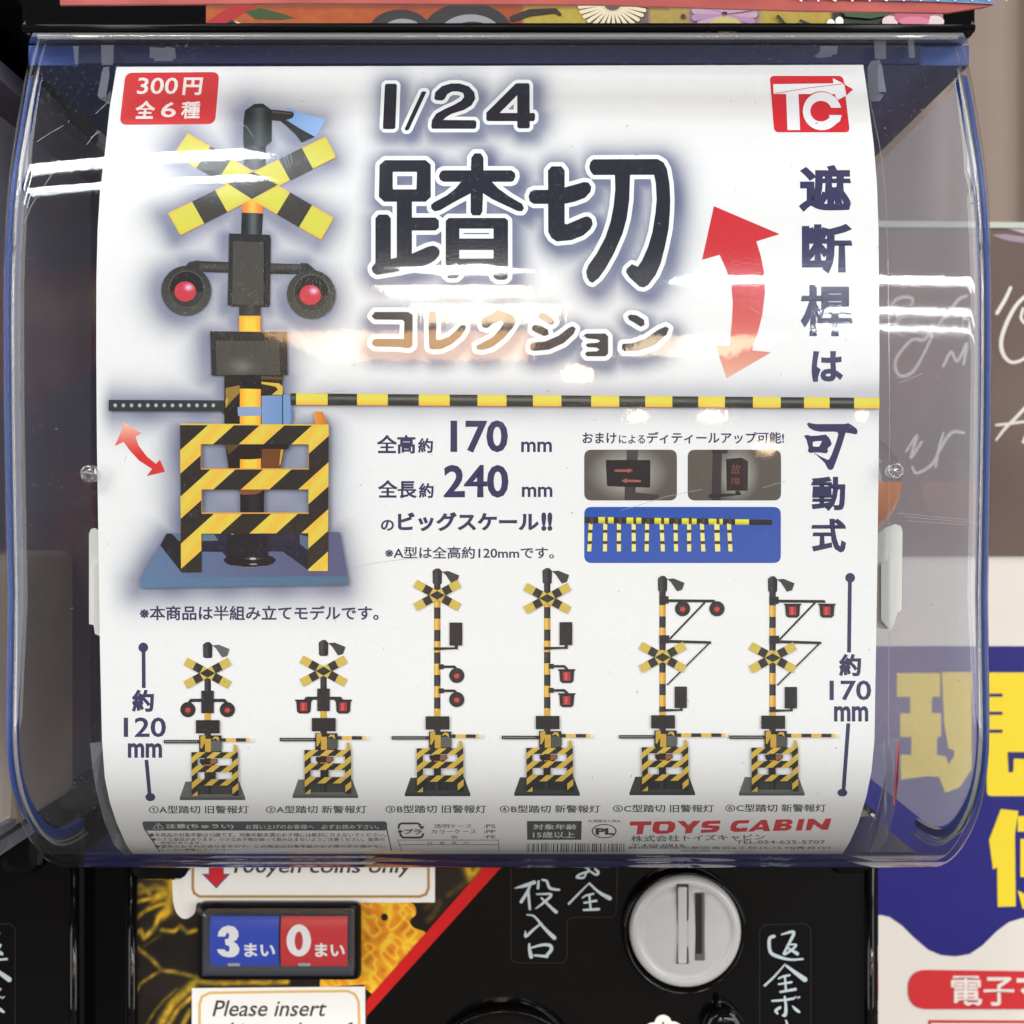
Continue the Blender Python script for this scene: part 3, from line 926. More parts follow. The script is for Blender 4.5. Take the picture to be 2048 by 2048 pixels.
for px_, py_ in ((179, 948), (1790, 942)):
    c = on_cover(px_, py_, -.0030); r = 19 * c[1] / F
    V, Fa = lathe(c[0], c[2], [(r, c[1] + .0014), (r * .93, c[1] - .0006), (r * .75, c[1] - .0012), (r * .6, c[1] - .0008), (r * .45, c[1] - .0002), (r * .4, c[1] - .0012), (r * .3, c[1] - .0020), (r * .02, c[1] - .0022)], 20)
    V = [(x + random.uniform(-1, 1) * .00012, y + random.uniform(-1, 1) * .0002, z + random.uniform(-1, 1) * .00012) for x, y, z in V]
    o = obj('cover_rivet', V, Fa, M_RIVET, machine, smooth=True)
for pts in ([(178, 1068), (182, 1058), (190, 1056), (197, 1060), (199, 1272), (190, 1268), (187, 1250), (178, 1248)], [(1753, 1070), (1770, 1056), (1790, 1048), (1802, 1052), (1805, 1062), (1803, 1220), (1795, 1225), (1788, 1250), (1780, 1262), (1753, 1255)]):
    V, Fa = cprism(pts, .006, .006); obj('card_hook', V, Fa, M_WHITE, machine)
for pts in ([(187, 1130), (199, 1122), (200, 1272), (192, 1268), (188, 1250)], [(1762, 1128), (1788, 1118), (1786, 1250), (1776, 1256), (1762, 1240)]):
    V, Fa = cprism(pts, .0045, .002); obj('hook_pad', V, Fa, M_WHITE, machine)
for px_, py_, w_ in ((170, 154, 20), (1793, 141, 27)):
    c = P(px_, py_, .428); V, Fa = [], []
    for a_ in range(0, 91, 15):
        for b_ in range(24):
            V.append((c[0] + w_ / F * .428 * math.cos(math.radians(a_)) * math.cos(b_ * .2618), c[1] + w_ / F * .428 * math.cos(math.radians(a_)) * math.sin(b_ * .2618), c[2] + .0022 - .0034 * math.sin(math.radians(a_))))
    for i_ in range(6):
        for j in range(24): Fa.append((i_ * 24 + j, i_ * 24 + (j + 1) % 24, (i_ + 1) * 24 + (j + 1) % 24, (i_ + 1) * 24 + j))
    obj('hood_glint', V, Fa, M_CHROME, machine, smooth=True)  # chrome domes added to give the lamp glints under the hood
# thin clear guide rails beside the card
rail_l = [(180, 1486), (203, 1484), (204, 1500), (211, 1550), (221, 1600), (236, 1650), (262, 1706), (252, 1712), (228, 1690), (208, 1642), (192, 1580), (184, 1530)]
V, Fa = cprism(rail_l, .002, .003); obj('guide_rail', V, Fa, M_CLIP, machine)
rail_r = [(1762, 1488), (1772, 1476), (1798, 1478), (1797, 1560), (1790, 1620), (1774, 1680), (1756, 1704), (1738, 1706), (1756, 1660), (1768, 1600), (1772, 1540)]
V, Fa = cprism(rail_r, .002, .003); rr_ = obj('guide_rail', V, Fa, M_CLIP, machine)
V, Fa = cprism([(1793, 1482), (1798, 1484), (1797, 1560), (1790, 1610), (1786, 1610), (1792, 1550)], .0012, .0006); obj('pink_edge', V, Fa, mat('pink_plastic', lin((190, 90, 100)), .4), rr_)


def edge_strip(pts, back, wd):
    V, Fa = [], []
    for x, y in pts: V += [on_cover(x, y, back), on_cover(x + wd, y, back), on_cover(x + wd, y, back + .004), on_cover(x, y, back + .004)]
    for i in range(len(pts) - 1):
        for k in range(4): Fa.append((4 * i + k, 4 * i + (k + 1) % 4, 4 * i + 4 + (k + 1) % 4, 4 * i + 4 + k))
    return V, Fa


pts = [(x, y) for y, x in ((150, 1728 + 0), (285, 1757), (330, 1764), (400, 1771), (520, 1775), (800, 1778), (1100, 1777), (1300, 1777), (1480, 1776), (1560, 1768), (1620, 1755), (1660, 1738))]
V, Fa = edge_strip(pts, .001, 2.2); obj('sleeve_edge', V, Fa, M_CLIP, machine)
# scratches in the cover
A = Art(lambda x, y, l=0: card_dir(x, y, .0043 + np.asarray(l)), None, 0, 1e-5)
scr = [[(84, 300), (110, 283), (137, 268)], [(183, 305), (205, 278)], [(190, 292), (210, 280)], [(60, 455), (75, 420), (98, 385), (122, 352)], [(140, 352), (150, 338)], [(485, 262), (500, 272), (512, 290)], [(1785, 1025), (1860, 1032), (1948, 1040)], [(1800, 1032), (1870, 1038), (1946, 1045)], [(1805, 1040), (1880, 1045), (1946, 1050)],
       [(1494, 620), (1525, 640)], [(572, 325), (580, 350)], [(576, 318), (586, 352)], [(584, 316), (590, 345)], [(700, 1135), (760, 1122), (860, 1110)], [(1240, 1020), (1330, 992), (1400, 978)], [(1520, 975), (1565, 962)], [(200, 245), (225, 222)], [(1790, 768), (1835, 750)], [(1782, 760), (1815, 745)], [(258, 925), (262, 910)], [(640, 790), (700, 782)]]
for st in scr: A.add(brush([(p[0], p[1], .4) for p in st]), (140, 142, 148), layer=0)
for k in range(220):
    x, y = random.uniform(30, 1950), random.uniform(150, 1600); r_ = random.choice((.4, .5, .6, .8, 1.2)); L_ = random.uniform(0, 6); a = random.uniform(0, 3.1)
    A.add(capsule((x, y), (x + L_ * math.cos(a), y + L_ * math.sin(a)), r_ * .7, r_ * .5, 3), (112, 114, 120), layer=1)
o = A.build('scratches', fc, M_PRINT); o['kind'] = 'stuff'

# ================================================================ DISPLAY CARD
card = empty('display_card', (-.0075, .372, -.118))
tag(card, 'white printed card of a railway crossing toy series behind the clear cover', 'display card')
EL = [(128, 233.5), (132.5, 233.3), (215, 219.5), (312.6, 209), (387, 199.8), (460, 195.2), (560, 192.8), (700, 192.5), (900, 194), (1100, 197.2), (1300, 200), (1480, 204), (1556, 209.7), (1604, 219.5), (1645, 233), (1687, 251.5), (1712, 268)]
ER = [(128, 1726.3), (205, 1737), (287.7, 1747.4), (370.6, 1754), (459.6, 1757), (700, 1759), (900, 1757.5), (1100, 1755), (1300, 1752), (1480, 1748.8), (1542, 1743), (1592, 1733), (1645, 1717), (1687, 1698), (1712, 1682)]
# title shapes
zD = Z(730, 290, 5.855); zE = Z(1040, 290, 5.855); zN = Z(740, 140, 5.3667); zK = Z(720, 600, 3.01875)
T_KANJI = [zD(*p) for p in (
    [(170, 235), (235, 178), (340, 178), (325, 345), (325, 480), (340, 665), (225, 665), (162, 605)],
    [(600, 178), (710, 178), (770, 230), (770, 610), (710, 665), (590, 665), (603, 490), (608, 345)],
    [(235, 178), (710, 178), (710, 315), (235, 315)], [(225, 520), (710, 520), (710, 665), (225, 665)],
    [(372, 640), (550, 640), (550, 1290), (372, 1340)],
    [(540, 850), (825, 850), (865, 885), (865, 970), (825, 1002), (540, 1002)],
    [(122, 860), (160, 815), (265, 815), (303, 860), (303, 1400), (122, 1400)],
    [(80, 1430), (122, 1380), (300, 1335), (545, 1275), (740, 1190), (800, 1178), (850, 1200), (875, 1240), (870, 1290), (820, 1350), (720, 1410), (400, 1480), (140, 1522), (100, 1500), (80, 1460)],
    [(1245, 150), (1285, 98), (1355, 98), (1388, 150), (1388, 400), (1375, 780), (1350, 825), (1260, 825), (1237, 790), (1237, 400)],
    [(865, 365), (885, 315), (920, 297), (1715, 297), (1755, 330), (1762, 370), (1740, 420), (1710, 432), (920, 432), (880, 410)],
    [(1130, 425), (1300, 425), (1290, 540), (1060, 660), (880, 765), (815, 778), (775, 745), (775, 700), (810, 670), (960, 590), (1060, 510)],
    [(1330, 425), (1485, 430), (1560, 510), (1700, 610), (1840, 690), (1862, 740), (1840, 775), (1790, 775), (1650, 710), (1500, 640), (1340, 540)],
    [(945, 890), (980, 855), (1105, 855), (1105, 1530), (1070, 1560), (980, 1560), (945, 1530)],
    [(1505, 855), (1640, 855), (1675, 885), (1675, 1550), (1640, 1580), (1550, 1580), (1505, 1550)],
    [(980, 855), (1640, 855), (1640, 980), (980, 980)], [(980, 1095), (1640, 1095), (1640, 1230), (980, 1230)], [(980, 1330), (1640, 1330), (1640, 1465), (980, 1465)])]
T_KANJI += [zE(*p) for p in (
    [(327, 300), (370, 250), (485, 250), (523, 300), (523, 920), (545, 930), (640, 890), (760, 840), (800, 838), (840, 870), (852, 930), (820, 990), (740, 1060), (600, 1115), (430, 1130), (370, 1090), (330, 1020)],
    [(100, 605), (120, 550), (160, 527), (330, 525), (530, 495), (640, 465), (750, 433), (800, 440), (835, 490), (825, 550), (760, 620), (640, 665), (520, 690), (160, 690), (115, 660)],
    [(810, 260), (825, 200), (860, 168), (1610, 165), (1680, 205), (1720, 280), (1750, 450), (1760, 640), (1755, 800), (1740, 980), (1700, 1180), (1650, 1380), (1590, 1520), (1500, 1640), (1450, 1668), (1400, 1660), (1280, 1550), (1240, 1490), (1250, 1450), (1310, 1395), (1380, 1425), (1430, 1350), (1500, 1190), (1550, 1020), (1585, 800), (1600, 640), (1590, 450), (1570, 350), (860, 352), (825, 310)],
    [(1110, 330), (1290, 330), (1280, 640), (1250, 860), (1200, 1040), (1100, 1270), (1000, 1450), (920, 1560), (850, 1615), (815, 1600), (785, 1550), (775, 1480), (800, 1410), (900, 1270), (1000, 1080), (1060, 900), (1095, 720), (1115, 520)])]
T_NUM = [zN(*p) for p in (
    [(160, 165), (175, 148), (275, 148), (290, 165), (272, 620), (255, 635), (155, 635), (138, 615)],
    [(555, 235), (570, 230), (600, 232), (602, 245), (420, 635), (405, 650), (378, 648), (372, 632)],
    [(690, 310), (700, 240), (770, 175), (870, 145), (960, 145), (1060, 175), (1120, 240), (1130, 310), (1090, 380), (1010, 430), (880, 470), (820, 505), (785, 537), (1125, 540), (1142, 560), (1140, 615), (1125, 632), (670, 632), (657, 610), (665, 540), (710, 470), (800, 420), (900, 375), (980, 330), (1010, 290), (1000, 250), (950, 232), (880, 232), (830, 260), (800, 315), (770, 330), (710, 325)],
    [(1560, 150), (1590, 142), (1590, 262), (1388, 466), (1262, 550), (1248, 535), (1248, 460)],
    [(1580, 142), (1700, 142), (1713, 160), (1715, 615), (1700, 628), (1600, 628), (1580, 612)],
    [(1250, 462), (1760, 462), (1772, 480), (1770, 535), (1755, 550), (1262, 550), (1248, 535)])]
T_KANA = [zK(*p) for p in (
    [(90, 72), (290, 72), (318, 90), (318, 275), (300, 292), (280, 292), (240, 284), (90, 282), (70, 265), (75, 245), (90, 235), (265, 235), (268, 130), (255, 120), (90, 118), (70, 98)],
    [(412, 85), (425, 66), (450, 66), (462, 85), (460, 235), (480, 242), (540, 220), (590, 175), (610, 152), (635, 150), (640, 170), (610, 220), (550, 270), (490, 297), (440, 300), (418, 290), (415, 240)],
    [(728, 130), (745, 105), (800, 80), (830, 55), (855, 68), (900, 78), (935, 100), (942, 130), (920, 170), (870, 230), (800, 285), (740, 303), (705, 298), (702, 275), (730, 262), (800, 225), (850, 170), (865, 140), (850, 125), (800, 145), (770, 170), (740, 165)],
    [(1075, 95), (1085, 78), (1120, 78), (1165, 110), (1178, 135), (1160, 150), (1130, 140), (1080, 112)], [(1038, 165), (1050, 150), (1090, 155), (1135, 180), (1140, 210), (1110, 218), (1060, 195), (1040, 185)],
    [(1025, 280), (1035, 258), (1120, 250), (1200, 215), (1260, 168), (1285, 158), (1303, 172), (1290, 205), (1230, 260), (1140, 300), (1050, 308), (1028, 300)],
    [(1350, 212), (1370, 203), (1480, 202), (1498, 220), (1498, 325), (1480, 340), (1370, 340), (1358, 325), (1370, 312), (1430, 310), (1445, 300), (1430, 288), (1375, 285), (1362, 272), (1375, 262), (1435, 258), (1450, 248), (1435, 238), (1370, 232)],
    [(1615, 100), (1630, 88), (1670, 92), (1715, 120), (1718, 150), (1695, 162), (1660, 140), (1625, 120)], [(1580, 295), (1585, 265), (1640, 262), (1720, 235), (1800, 180), (1845, 160), (1865, 172), (1850, 210), (1780, 275), (1680, 308), (1600, 312)])]
# outlines of the big picture, for the printed glow
zA = Z(320, 190, 5.084); zB = Z(300, 560, 4.83); zC = Z(270, 800, 4.391)
HERO = [zA((80, 1205), (1685, 425), (1795, 635), (210, 1430)), zA((285, 390), (1770, 1250), (1640, 1475), (135, 600)), zA((850, 160), (960, 90), (1140, 160), (1135, 500), (850, 500)), zA((1140, 150), (1685, 245), (1440, 485)),
        zA((850, 480), (1070, 480), (1030, 1500), (840, 1500)), rect(458, 468, 541, 613), circle(373, 581.7, 49.7), circle(623, 589, 48.5), rect(375, 522, 620, 548), rect(479, 600, 522, 800), rect(421, 663, 576, 751),
        rect(450, 751, 582, 850), rect(219, 800, 450, 822), zC((405, 215), (1705, 220), (1700, 1200), (410, 1200)), zC((285, 1170), (1800, 1160), (1875, 1545), (1875, 1620), (60, 1650), (55, 1560))]
BAR = [rect(582, 787, 1762, 815)]


def seg_dist(X, Y, polys):
    D = np.full(X.shape, 1e9); inside = np.zeros(X.shape, bool)
    for p in polys:
        c = np.zeros(X.shape, bool)
        for i in range(len(p)):
            (x0, y0), (x1, y1) = p[i], p[(i + 1) % len(p)]
            dx, dy = x1 - x0, y1 - y0; l2 = dx * dx + dy * dy + 1e-9
            t = np.clip(((X - x0) * dx + (Y - y0) * dy) / l2, 0, 1)
            D = np.minimum(D, np.hypot(X - x0 - t * dx, Y - y0 - t * dy))
            if abs(dy) > 1e-9:
                cr = ((y0 > Y) != (y1 > Y)) & (X < dx * (Y - y0) / dy + x0); c ^= cr
        inside |= c
    D[inside] = 0
    return D


def card_sheet():
    ncol = 198
    rows = ROWS[1:]; rows = [130.] + rows[0:]
    rows = [r for r in ROWS if r >= 136]; rows = [131.] + rows
    u = np.linspace(0, 1, ncol + 1)
    Y = np.repeat(np.array(rows)[:, None], ncol + 1, 1)
    XL = np.interp(rows, [a for a, b in EL], [b for a, b in EL]); XR = np.interp(rows, [a for a, b in ER], [b for a, b in ER])
    X = XL[:, None] * (1 - u) + XR[:, None] * u
    Y = Y + np.where(Y < 132, (u[None, :] - .15) * -4 + 2.0, 0)
    white = np.array(lin(CARDW)); glow = np.array(lin((74, 83, 124)))
    def fall(d, w_, a): return a * np.exp(-(d / w_) ** 1.55)
    k = np.zeros(X.shape)
    dn = seg_dist(X - 7, Y - 9, T_NUM); k = np.maximum(k, fall(np.maximum(dn - 7, 0), 26, .86))
    dk = seg_dist(X - 8, Y - 10, T_KANJI); k = np.maximum(k, fall(np.maximum(dk - 8, 0), 30, .92))
    da = seg_dist(X - 4, Y - 12, T_KANA); k = np.maximum(k, fall(np.maximum(da - 9, 0), 22, .86))
    dh = seg_dist(X + 9, Y - 6, HERO); k = np.maximum(k, fall(dh, 38, .80))
    db = seg_dist(X, Y, BAR); k = np.maximum(k, fall(db, 26, .42))
    k = k * (.93 + .07 * np.sin(X / 17) * np.sin(Y / 23)) * np.clip((X - XL[:, None]) / 30, 0, 1)
    C = white[None, None] * (1 - k[..., None]) + glow[None, None] * k[..., None]
    W = card_dir(X.ravel(), Y.ravel(), 0.0)
    n = ncol + 1
    Fa = [(r * n + c, (r + 1) * n + c, (r + 1) * n + c + 1, r * n + c + 1) for r in range(len(rows) - 1) for c in range(ncol)]
    return obj('card_sheet', W, Fa, M_INK, card, colors=C.reshape(-1, 3))


card_sheet()


def art(): return Art(card_dir, ROWS)


def lettering(name, items, col=NAVY, parent=card, base=3e-5):
    a = Art(card_dir, ROWS, base)
    for it in items:
        a.add(it, col, layer=0)
    return a.build(name, parent, M_INK)


# ---- titles
for nm, shp, rad in (('title_lettering', T_KANJI, 8.6), ('scale_lettering', T_NUM, 7.0), ('subtitle_lettering', T_KANA, 9.2)):
    a = art(); a.add(union(grow(shp, rad)), (240, 242, 240)); a.add(union(shp), (36, 37, 48))
    if nm == 'title_lettering': a.add(band(zD((1160, 1035), (1452, 1035)), 1.2), (110, 112, 120))
    a.build(nm, card, M_INK)
# ---- price badge
a = art(); a.add(rrect([(251, 145.6), (438.9, 144.2), (430, 248.5), (239, 249.9)], 15), (208, 56, 58)); badge = a.build('price_badge', card, M_INK)
badge['label'] = 'red rounded badge with the price 300 yen'
lettering('lettering', [text('300', None, .012, quad=[(277, 155.5), (358, 155.5), (354, 188.5), (273.5, 188.5)]), text('円', None, .03, quad=[(368, 155.3), (406.5, 155.3), (402, 190.5), (364.5, 190.5)]),
                        text('全', None, .04, quad=[(273, 201.8), (313, 201.8), (308, 238), (268.5, 238)]), text('6', None, .012, quad=[(324, 204.5), (353.5, 204.5), (351, 235), (321, 235)]), text('種', None, .03, quad=[(364, 203), (401.5, 203), (399, 237.5), (361, 237.5)])], (240, 226, 220), badge, 8e-5)
# ---- maker's logo
zL = Z(1280, 0, 2.5156)
a = art(); a.add(rrect(zL((652, 382), (1022, 382), (1056, 666), (675, 666)), 10), (212, 40, 50))
a.add(zL((1030, 425), (1072, 450), (1040, 480)), (212, 40, 50))
W_ = (240, 240, 240)
a.add(zL((670, 424), (972, 420), (970, 394), (1030, 424), (1040, 480), (990, 506), (980, 474), (672, 473)), W_)
a.add(zL((735, 470), (797, 470), (805, 655), (742, 655)), W_)
ring_ = []
for k in range(26):
    a0 = math.radians(22 + k * (316 / 26)); a1 = math.radians(22 + (k + 1) * (316 / 26))
    ring_.append(zL((915 + 96 * math.cos(a0), 560 + 96 * math.sin(a0)), (915 + 96 * math.cos(a1), 560 + 96 * math.sin(a1)), (910 + 54 * math.cos(a1), 560 + 52 * math.sin(a1)), (910 + 54 * math.cos(a0), 560 + 52 * math.sin(a0))))
a.add(circle(*zL((912, 560))[0], 40, 40, 36), (212, 40, 50)); a.add(ring_, W_)
a.add(zL((960, 543), (1012, 543), (1004, 522), (985, 505), (965, 528)), W_); a.add(zL((950, 580), (1014, 580), (1006, 610), (985, 625), (958, 600)), W_)
a.add(band(zL((680, 471), (850, 443), (1030, 422)), 1.0), (212, 40, 50)); a.add(band(zL((1028, 420), (1040, 480)), 1.0), (212, 40, 50))
a.build('maker_logo', card, M_INK)


# ---- the big crossing picture
def cyl(x0, x1, dark, light, pk=.55):
    return lambda x, y: mixc(dark, light, math.exp(-(((x - x0) / (x1 - x0) - pk) / .22) ** 2))


def glowy(y0, y1, x0, x1):
    """yellow that turns orange near the edges"""
    def f(x, y):
        e = min((x - x0) / (x1 - x0), (x1 - x) / (x1 - x0)); g = min((y - y0), (y1 - y)) / 12
        return mixc(ORG, (240, 206, 66), min(max(e * 3.2, 0), 1) * min(max(g + .35, 0), 1))
    return f


a = art()
a.add(zA((1210, 255), (1290, 235), (1420, 330), (1580, 425), (1440, 487), (1375, 400), (1300, 330)), (44, 46, 46))
a.add(zA((1300, 130), (1450, 190), (1685, 245), (1640, 330), (1580, 428), (1420, 340), (1270, 245), (1360, 215), (1350, 170), (1280, 148)), lambda x, y: mixc((120, 158, 206), (150, 182, 226), (x - 560) / 90), cell=7)
a.add(zA((1135, 148), (1345, 170), (1365, 195), (1350, 232), (1310, 248), (1210, 265), (1140, 258)), (44, 44, 42)); a.add(zA((1140, 165), (1340, 188), (1340, 200), (1140, 180)), (84, 84, 78))
a.add(zA((850, 480), (890, 500), (1078, 500), (1075, 760), (850, 760)), cyl(487, 532, (30, 34, 36), (84, 88, 88)), cell=5)
a.add(zA((865, 158), (960, 93), (1045, 88), (1140, 158), (1135, 475), (1082, 520), (890, 520), (845, 480), (850, 260)), cyl(487, 544, (30, 36, 38), (72, 80, 78)), cell=5)
a.add(zA((870, 158), (960, 93), (1045, 88), (1135, 158), (1060, 130), (950, 132)), (34, 40, 42))
a.add(zA((833, 1050), (1050, 1050), (1045, 1205), (835, 1195)), lambda x, y: mixc((240, 120, 50), (246, 190, 80), math.exp(-((x - 505) / 12) ** 2)), cell=5)
a.add(zA((833, 1200), (1048, 1208), (1035, 1425), (825, 1415)), cyl(482, 526, (28, 34, 38), (96, 100, 98)), cell=5)


def bar_edge(p0, p1, wpx, ya=(214, 208, 78), yb=(238, 174, 68)):
    """orange towards the bar's long edges"""
    dx, dy = p1[0] - p0[0], p1[1] - p0[1]; L_ = math.hypot(dx, dy)
    def f(x, y):
        d = abs((x - p0[0]) * dy - (y - p0[1]) * dx) / L_ / wpx
        t = ((x - p0[0]) * dx + (y - p0[1]) * dy) / L_ / L_
        e = max(d * 2 - .72, 0) * 2.6 + max(abs(t - .5) * 2 - .97, 0) * 18
        return mixc(ya, yb, min(e, 1))
    return f


def saltire(a, c1, c2, segs1, segs2, diamond, fcol=((214, 208, 78), (238, 174, 68)), blk=(62, 60, 55)):
    for c, segs in ((c2, segs2), (c1, segs1)):
        m0 = ((c[0][0] + c[3][0]) / 2, (c[0][1] + c[3][1]) / 2); m1 = ((c[1][0] + c[2][0]) / 2, (c[1][1] + c[2][1]) / 2)
        wpx = math.hypot(c[0][0] - c[3][0], c[0][1] - c[3][1])
        a.add(c, bar_edge(m0, m1, wpx, *fcol), cell=5)
        for t0, t1 in segs:
            L_ = lambda p, q, t: (p[0] + (q[0] - p[0]) * t, p[1] + (q[1] - p[1]) * t)
            a.add([L_(c[0], c[1], t0), L_(c[0], c[1], t1), L_(c[3], c[2], t1), L_(c[3], c[2], t0)], blk)
    a.add(diamond, blk)


c1 = zA((80, 1205), (1685, 425), (1795, 635), (210, 1430)); c2 = zA((285, 390), (1770, 1250), (1640, 1475), (135, 610))
saltire(a, c1, c2, ((.153, .30), (.703, .85)), ((.155, .30), (.70, .85)), zA((690, 905), (945, 785), (1200, 915), (935, 1060)))
# signal box and lamps
for pl in (zA((385, 1690), (700, 1700), (700, 1808), (450, 1800), (330, 1760)), zA((1110, 1712), (1440, 1722), (1530, 1745), (1580, 1795), (1420, 1822), (1110, 1818))):
    a.add(pl, lambda x, y: mixc((78, 76, 70), (40, 40, 38), abs(y - 534) / 12), cell=5)
a.add(zA((255, 1750), (300, 1700), (390, 1682), (410, 1700), (400, 1760), (330, 1800)), (52, 52, 50)); a.add(zA((1430, 1712), (1500, 1712), (1570, 1770), (1600, 1800), (1450, 1800)), (50, 50, 48))
a.add(zA((705, 1410), (1118, 1425), (1128, 1470), (1118, 2140), (690, 2140)), (44, 42, 42)); a.add([(456.5, 570), (539.5, 570), (538.5, 614), (463, 613), (456.5, 606)], (44, 42, 42))
a.add([(466.5, 483), (527.8, 485), (527.7, 611), (464.5, 609)], (74, 71, 66)); a.add([(528, 485), (531, 488), (530.5, 611), (527.7, 611)], (30, 28, 30))
for lx, ly, rr, rx, ry in ((372.9, 581.7, 49.7, 371, 583.4), (622.8, 589, 48.5, 621, 590.5)):
    a.add(circle(lx, ly, rr, rr, 44), lambda x, y: mixc((52, 52, 48), (78, 78, 72), (y - ly + 50) / 100), cell=8)
    a.add(circle(lx + 1, ly - 3, 36, 37, 40), (92, 92, 84)); a.add(circle(lx + 1, ly - 3, 34.8, 35.8, 40), (58, 57, 53))
    a.add([p for p in circle(lx + 1, ly - 4, 33, 33, 40)], (36, 34, 36))
    a.add([(lx - 31, ly + 2), (lx + 33, ly + 2)] + [(lx + 1 + 32 * math.cos(math.radians(t)), ly + 2 + 30 * math.sin(math.radians(t))) for t in range(0, 181, 12)], (60, 58, 54))
    a.add(circle(rx, ry, 21.5, 20, 32), lambda x, y, u=rx, v=ry: mixc((202, 60, 70), (232, 206, 232), math.exp(-(((x - u - 7) / 7.5) ** 2 + ((y - v + 8) / 6) ** 2))), cell=2.5)
# pole, display box
a.add(rect(479, 611, 521.7, 633), cyl(479, 521, (48, 46, 44), (70, 68, 62)), cell=6)
a.add(rect(479, 632, 521.7, 664), glowy(632, 690, 479, 521.7), cell=4)
a.add([(421, 663), (574.3, 664.5), (575.8, 750), (424, 751.5)], (42, 42, 42))
a.add([(432.5, 681.7), (558.8, 682.6), (561.3, 750), (434, 750)], lambda x, y: mixc((72, 70, 64), (112, 112, 106), math.exp(-(((x - 484) / 22) ** 2 + ((y - 733) / 14) ** 2))), cell=7)
# gear behind the fence
a.add([(449.5, 752), (566, 750), (567, 758), (563, 775), (569, 790), (569, 848), (449.5, 848)], (34, 30, 26))
a.add(zB((735, 1045), (870, 1018), (870, 1090), (800, 1160), (735, 1240)), (150, 118, 50)); a.add(zB((735, 1160), (760, 1140), (735, 1240)), (214, 176, 60))
a.add(zB((880, 925), (1075, 925), (1075, 1055), (880, 1050)), (24, 24, 26))
a.add(zB((1080, 930), (1280, 940), (1285, 965), (1080, 960)), (90, 72, 36)); a.add(zB((1080, 985), (1250, 1000), (1285, 1030), (1285, 1110), (1180, 1110), (1240, 1060), (1215, 1030), (1080, 1005)), (220, 180, 62))
a.add(zB((1085, 1010), (1210, 1035), (1235, 1060), (1170, 1115), (1085, 1110)), (36, 30, 26))
a.add(zB((872, 1050), (1075, 1055), (1075, 1395), (872, 1395)), glowy(770, 860, 480.5, 522.6), cell=4)
a.add(zB((850, 1228), (1078, 1225), (1078, 1312), (855, 1315)), (138, 160, 194)); a.add(rrect(zB((1082, 1120), (1285, 1115), (1285, 1392), (1082, 1392)), 3), lambda x, y: mixc((126, 154, 196), (112, 144, 190), (x - 524) / 40), cell=7)
a.add(zB((1290, 1108), (1345, 1115), (1362, 1140), (1375, 1250), (1360, 1392), (1290, 1392)), (118, 150, 194)); a.add(zB((1280, 1105), (1288, 1105), (1288, 1392), (1280, 1392)), (44, 50, 66)); a.add(zB((1358, 1120), (1366, 1240), (1382, 1245), (1385, 1340), (1365, 1380)), (96, 124, 160))
# gear arm with its row of holes
a.add([(219, 800), (449.5, 801), (449.5, 829), (443, 822.5), (219, 822)], (50, 52, 52))
for k in range(13):
    a.add(circle(231.8 + k * 16.33, 811, 3.6, 3.8, 12), (176, 178, 184), layer=a.n)
a.n += 1
# barrier pole
edges = [582, 593, 656, 714.7, 776, 838, 899.5, 955, 1013, 1066, 1122.5, 1182, 1238, 1290, 1344, 1396, 1449, 1505, 1560.5, 1607, 1658, 1707, 1757.5]
for k in range(len(edges) - 1):
    x0, x1 = edges[k], edges[k + 1]; f_ = lambda x: (787 + (x - 585) * 9 / 1173, 810 + (x - 585) * 7.3 / 1173)
    if k % 2:
        cf = lambda x, y: mixc((228, 214, 78), (246, 160, 56), abs((y - (f_(x)[0] + 8)) / 15) ** 2.6)
    else:
        cf = lambda x, y: mixc((116, 118, 110), (40, 42, 40), abs((y - (f_(x)[0] + 9)) / 5))
    for j in range(4):
        t0, t1 = j / 4, (j + 1) / 4
        lo = lambda x, t: f_(x)[0] * (1 - t) + f_(x)[1] * t
        a.add([(x0 - .0, lo(x0, t0)), (x1, lo(x1, t0)), (x1, lo(x1, t1)), (x0, lo(x0, t1))], cf, cell=6, layer=a.n)
a.n += 1
# base plate and its shadows
a.add(zC((285, 1170), (1800, 1160), (1872, 1547), (52, 1562)), lambda x, y: mixc((98, 120, 152), (88, 90, 124), (x - 290) / 330), cell=14)
a.add(zC((52, 1560), (1872, 1545), (1878, 1620), (58, 1650)), lambda x, y: mixc((92, 122, 156), (78, 108, 134), (x - 290) / 400), cell=14)
a.add(zC((285, 1170), (340, 1172), (400, 1240), (590, 1236), (590, 1510), (415, 1512), (228, 1275)), (34, 32, 40))
a.add(zC((590, 1170), (1527, 1170), (1527, 1492), (1400, 1400), (1300, 1330), (1180, 1328), (1160, 1400), (830, 1400), (770, 1332), (590, 1330)), lambda x, y: mixc((40, 40, 62), (26, 28, 46), (y - 1066) / 50), cell=10)
a.add(zC((597, 1176), (700, 1176), (735, 1234), (597, 1236)), (92, 116, 130)); a.add(zC((330, 1172), (410, 1172), (410, 1234), (385, 1232)), (88, 112, 124)); a.add(zC((1450, 1180), (1527, 1200), (1527, 1320), (1452, 1262)), (84, 104, 128)); a.add(zC((845, 1170), (875, 1172), (872, 1195), (858, 1190)), (150, 160, 170))
a.add(circle(*zC((1012, 1405))[0], 51.5, 14.5, 36), (24, 22, 28)); a.add(zC((812, 1180), (1170, 1180), (1165, 1345), (1110, 1372), (870, 1368), (815, 1340)), lambda x, y: mixc((30, 28, 34), (22, 24, 40), (x - 450) / 90), cell=14)
a.add(circle(*zC((1040, 1392))[0], 6.5, 2.6, 14), (176, 180, 176)); a.add(circle(*zC((1040, 1392))[0], 18, 2, 14), (70, 72, 74), layer=a.n - 2)
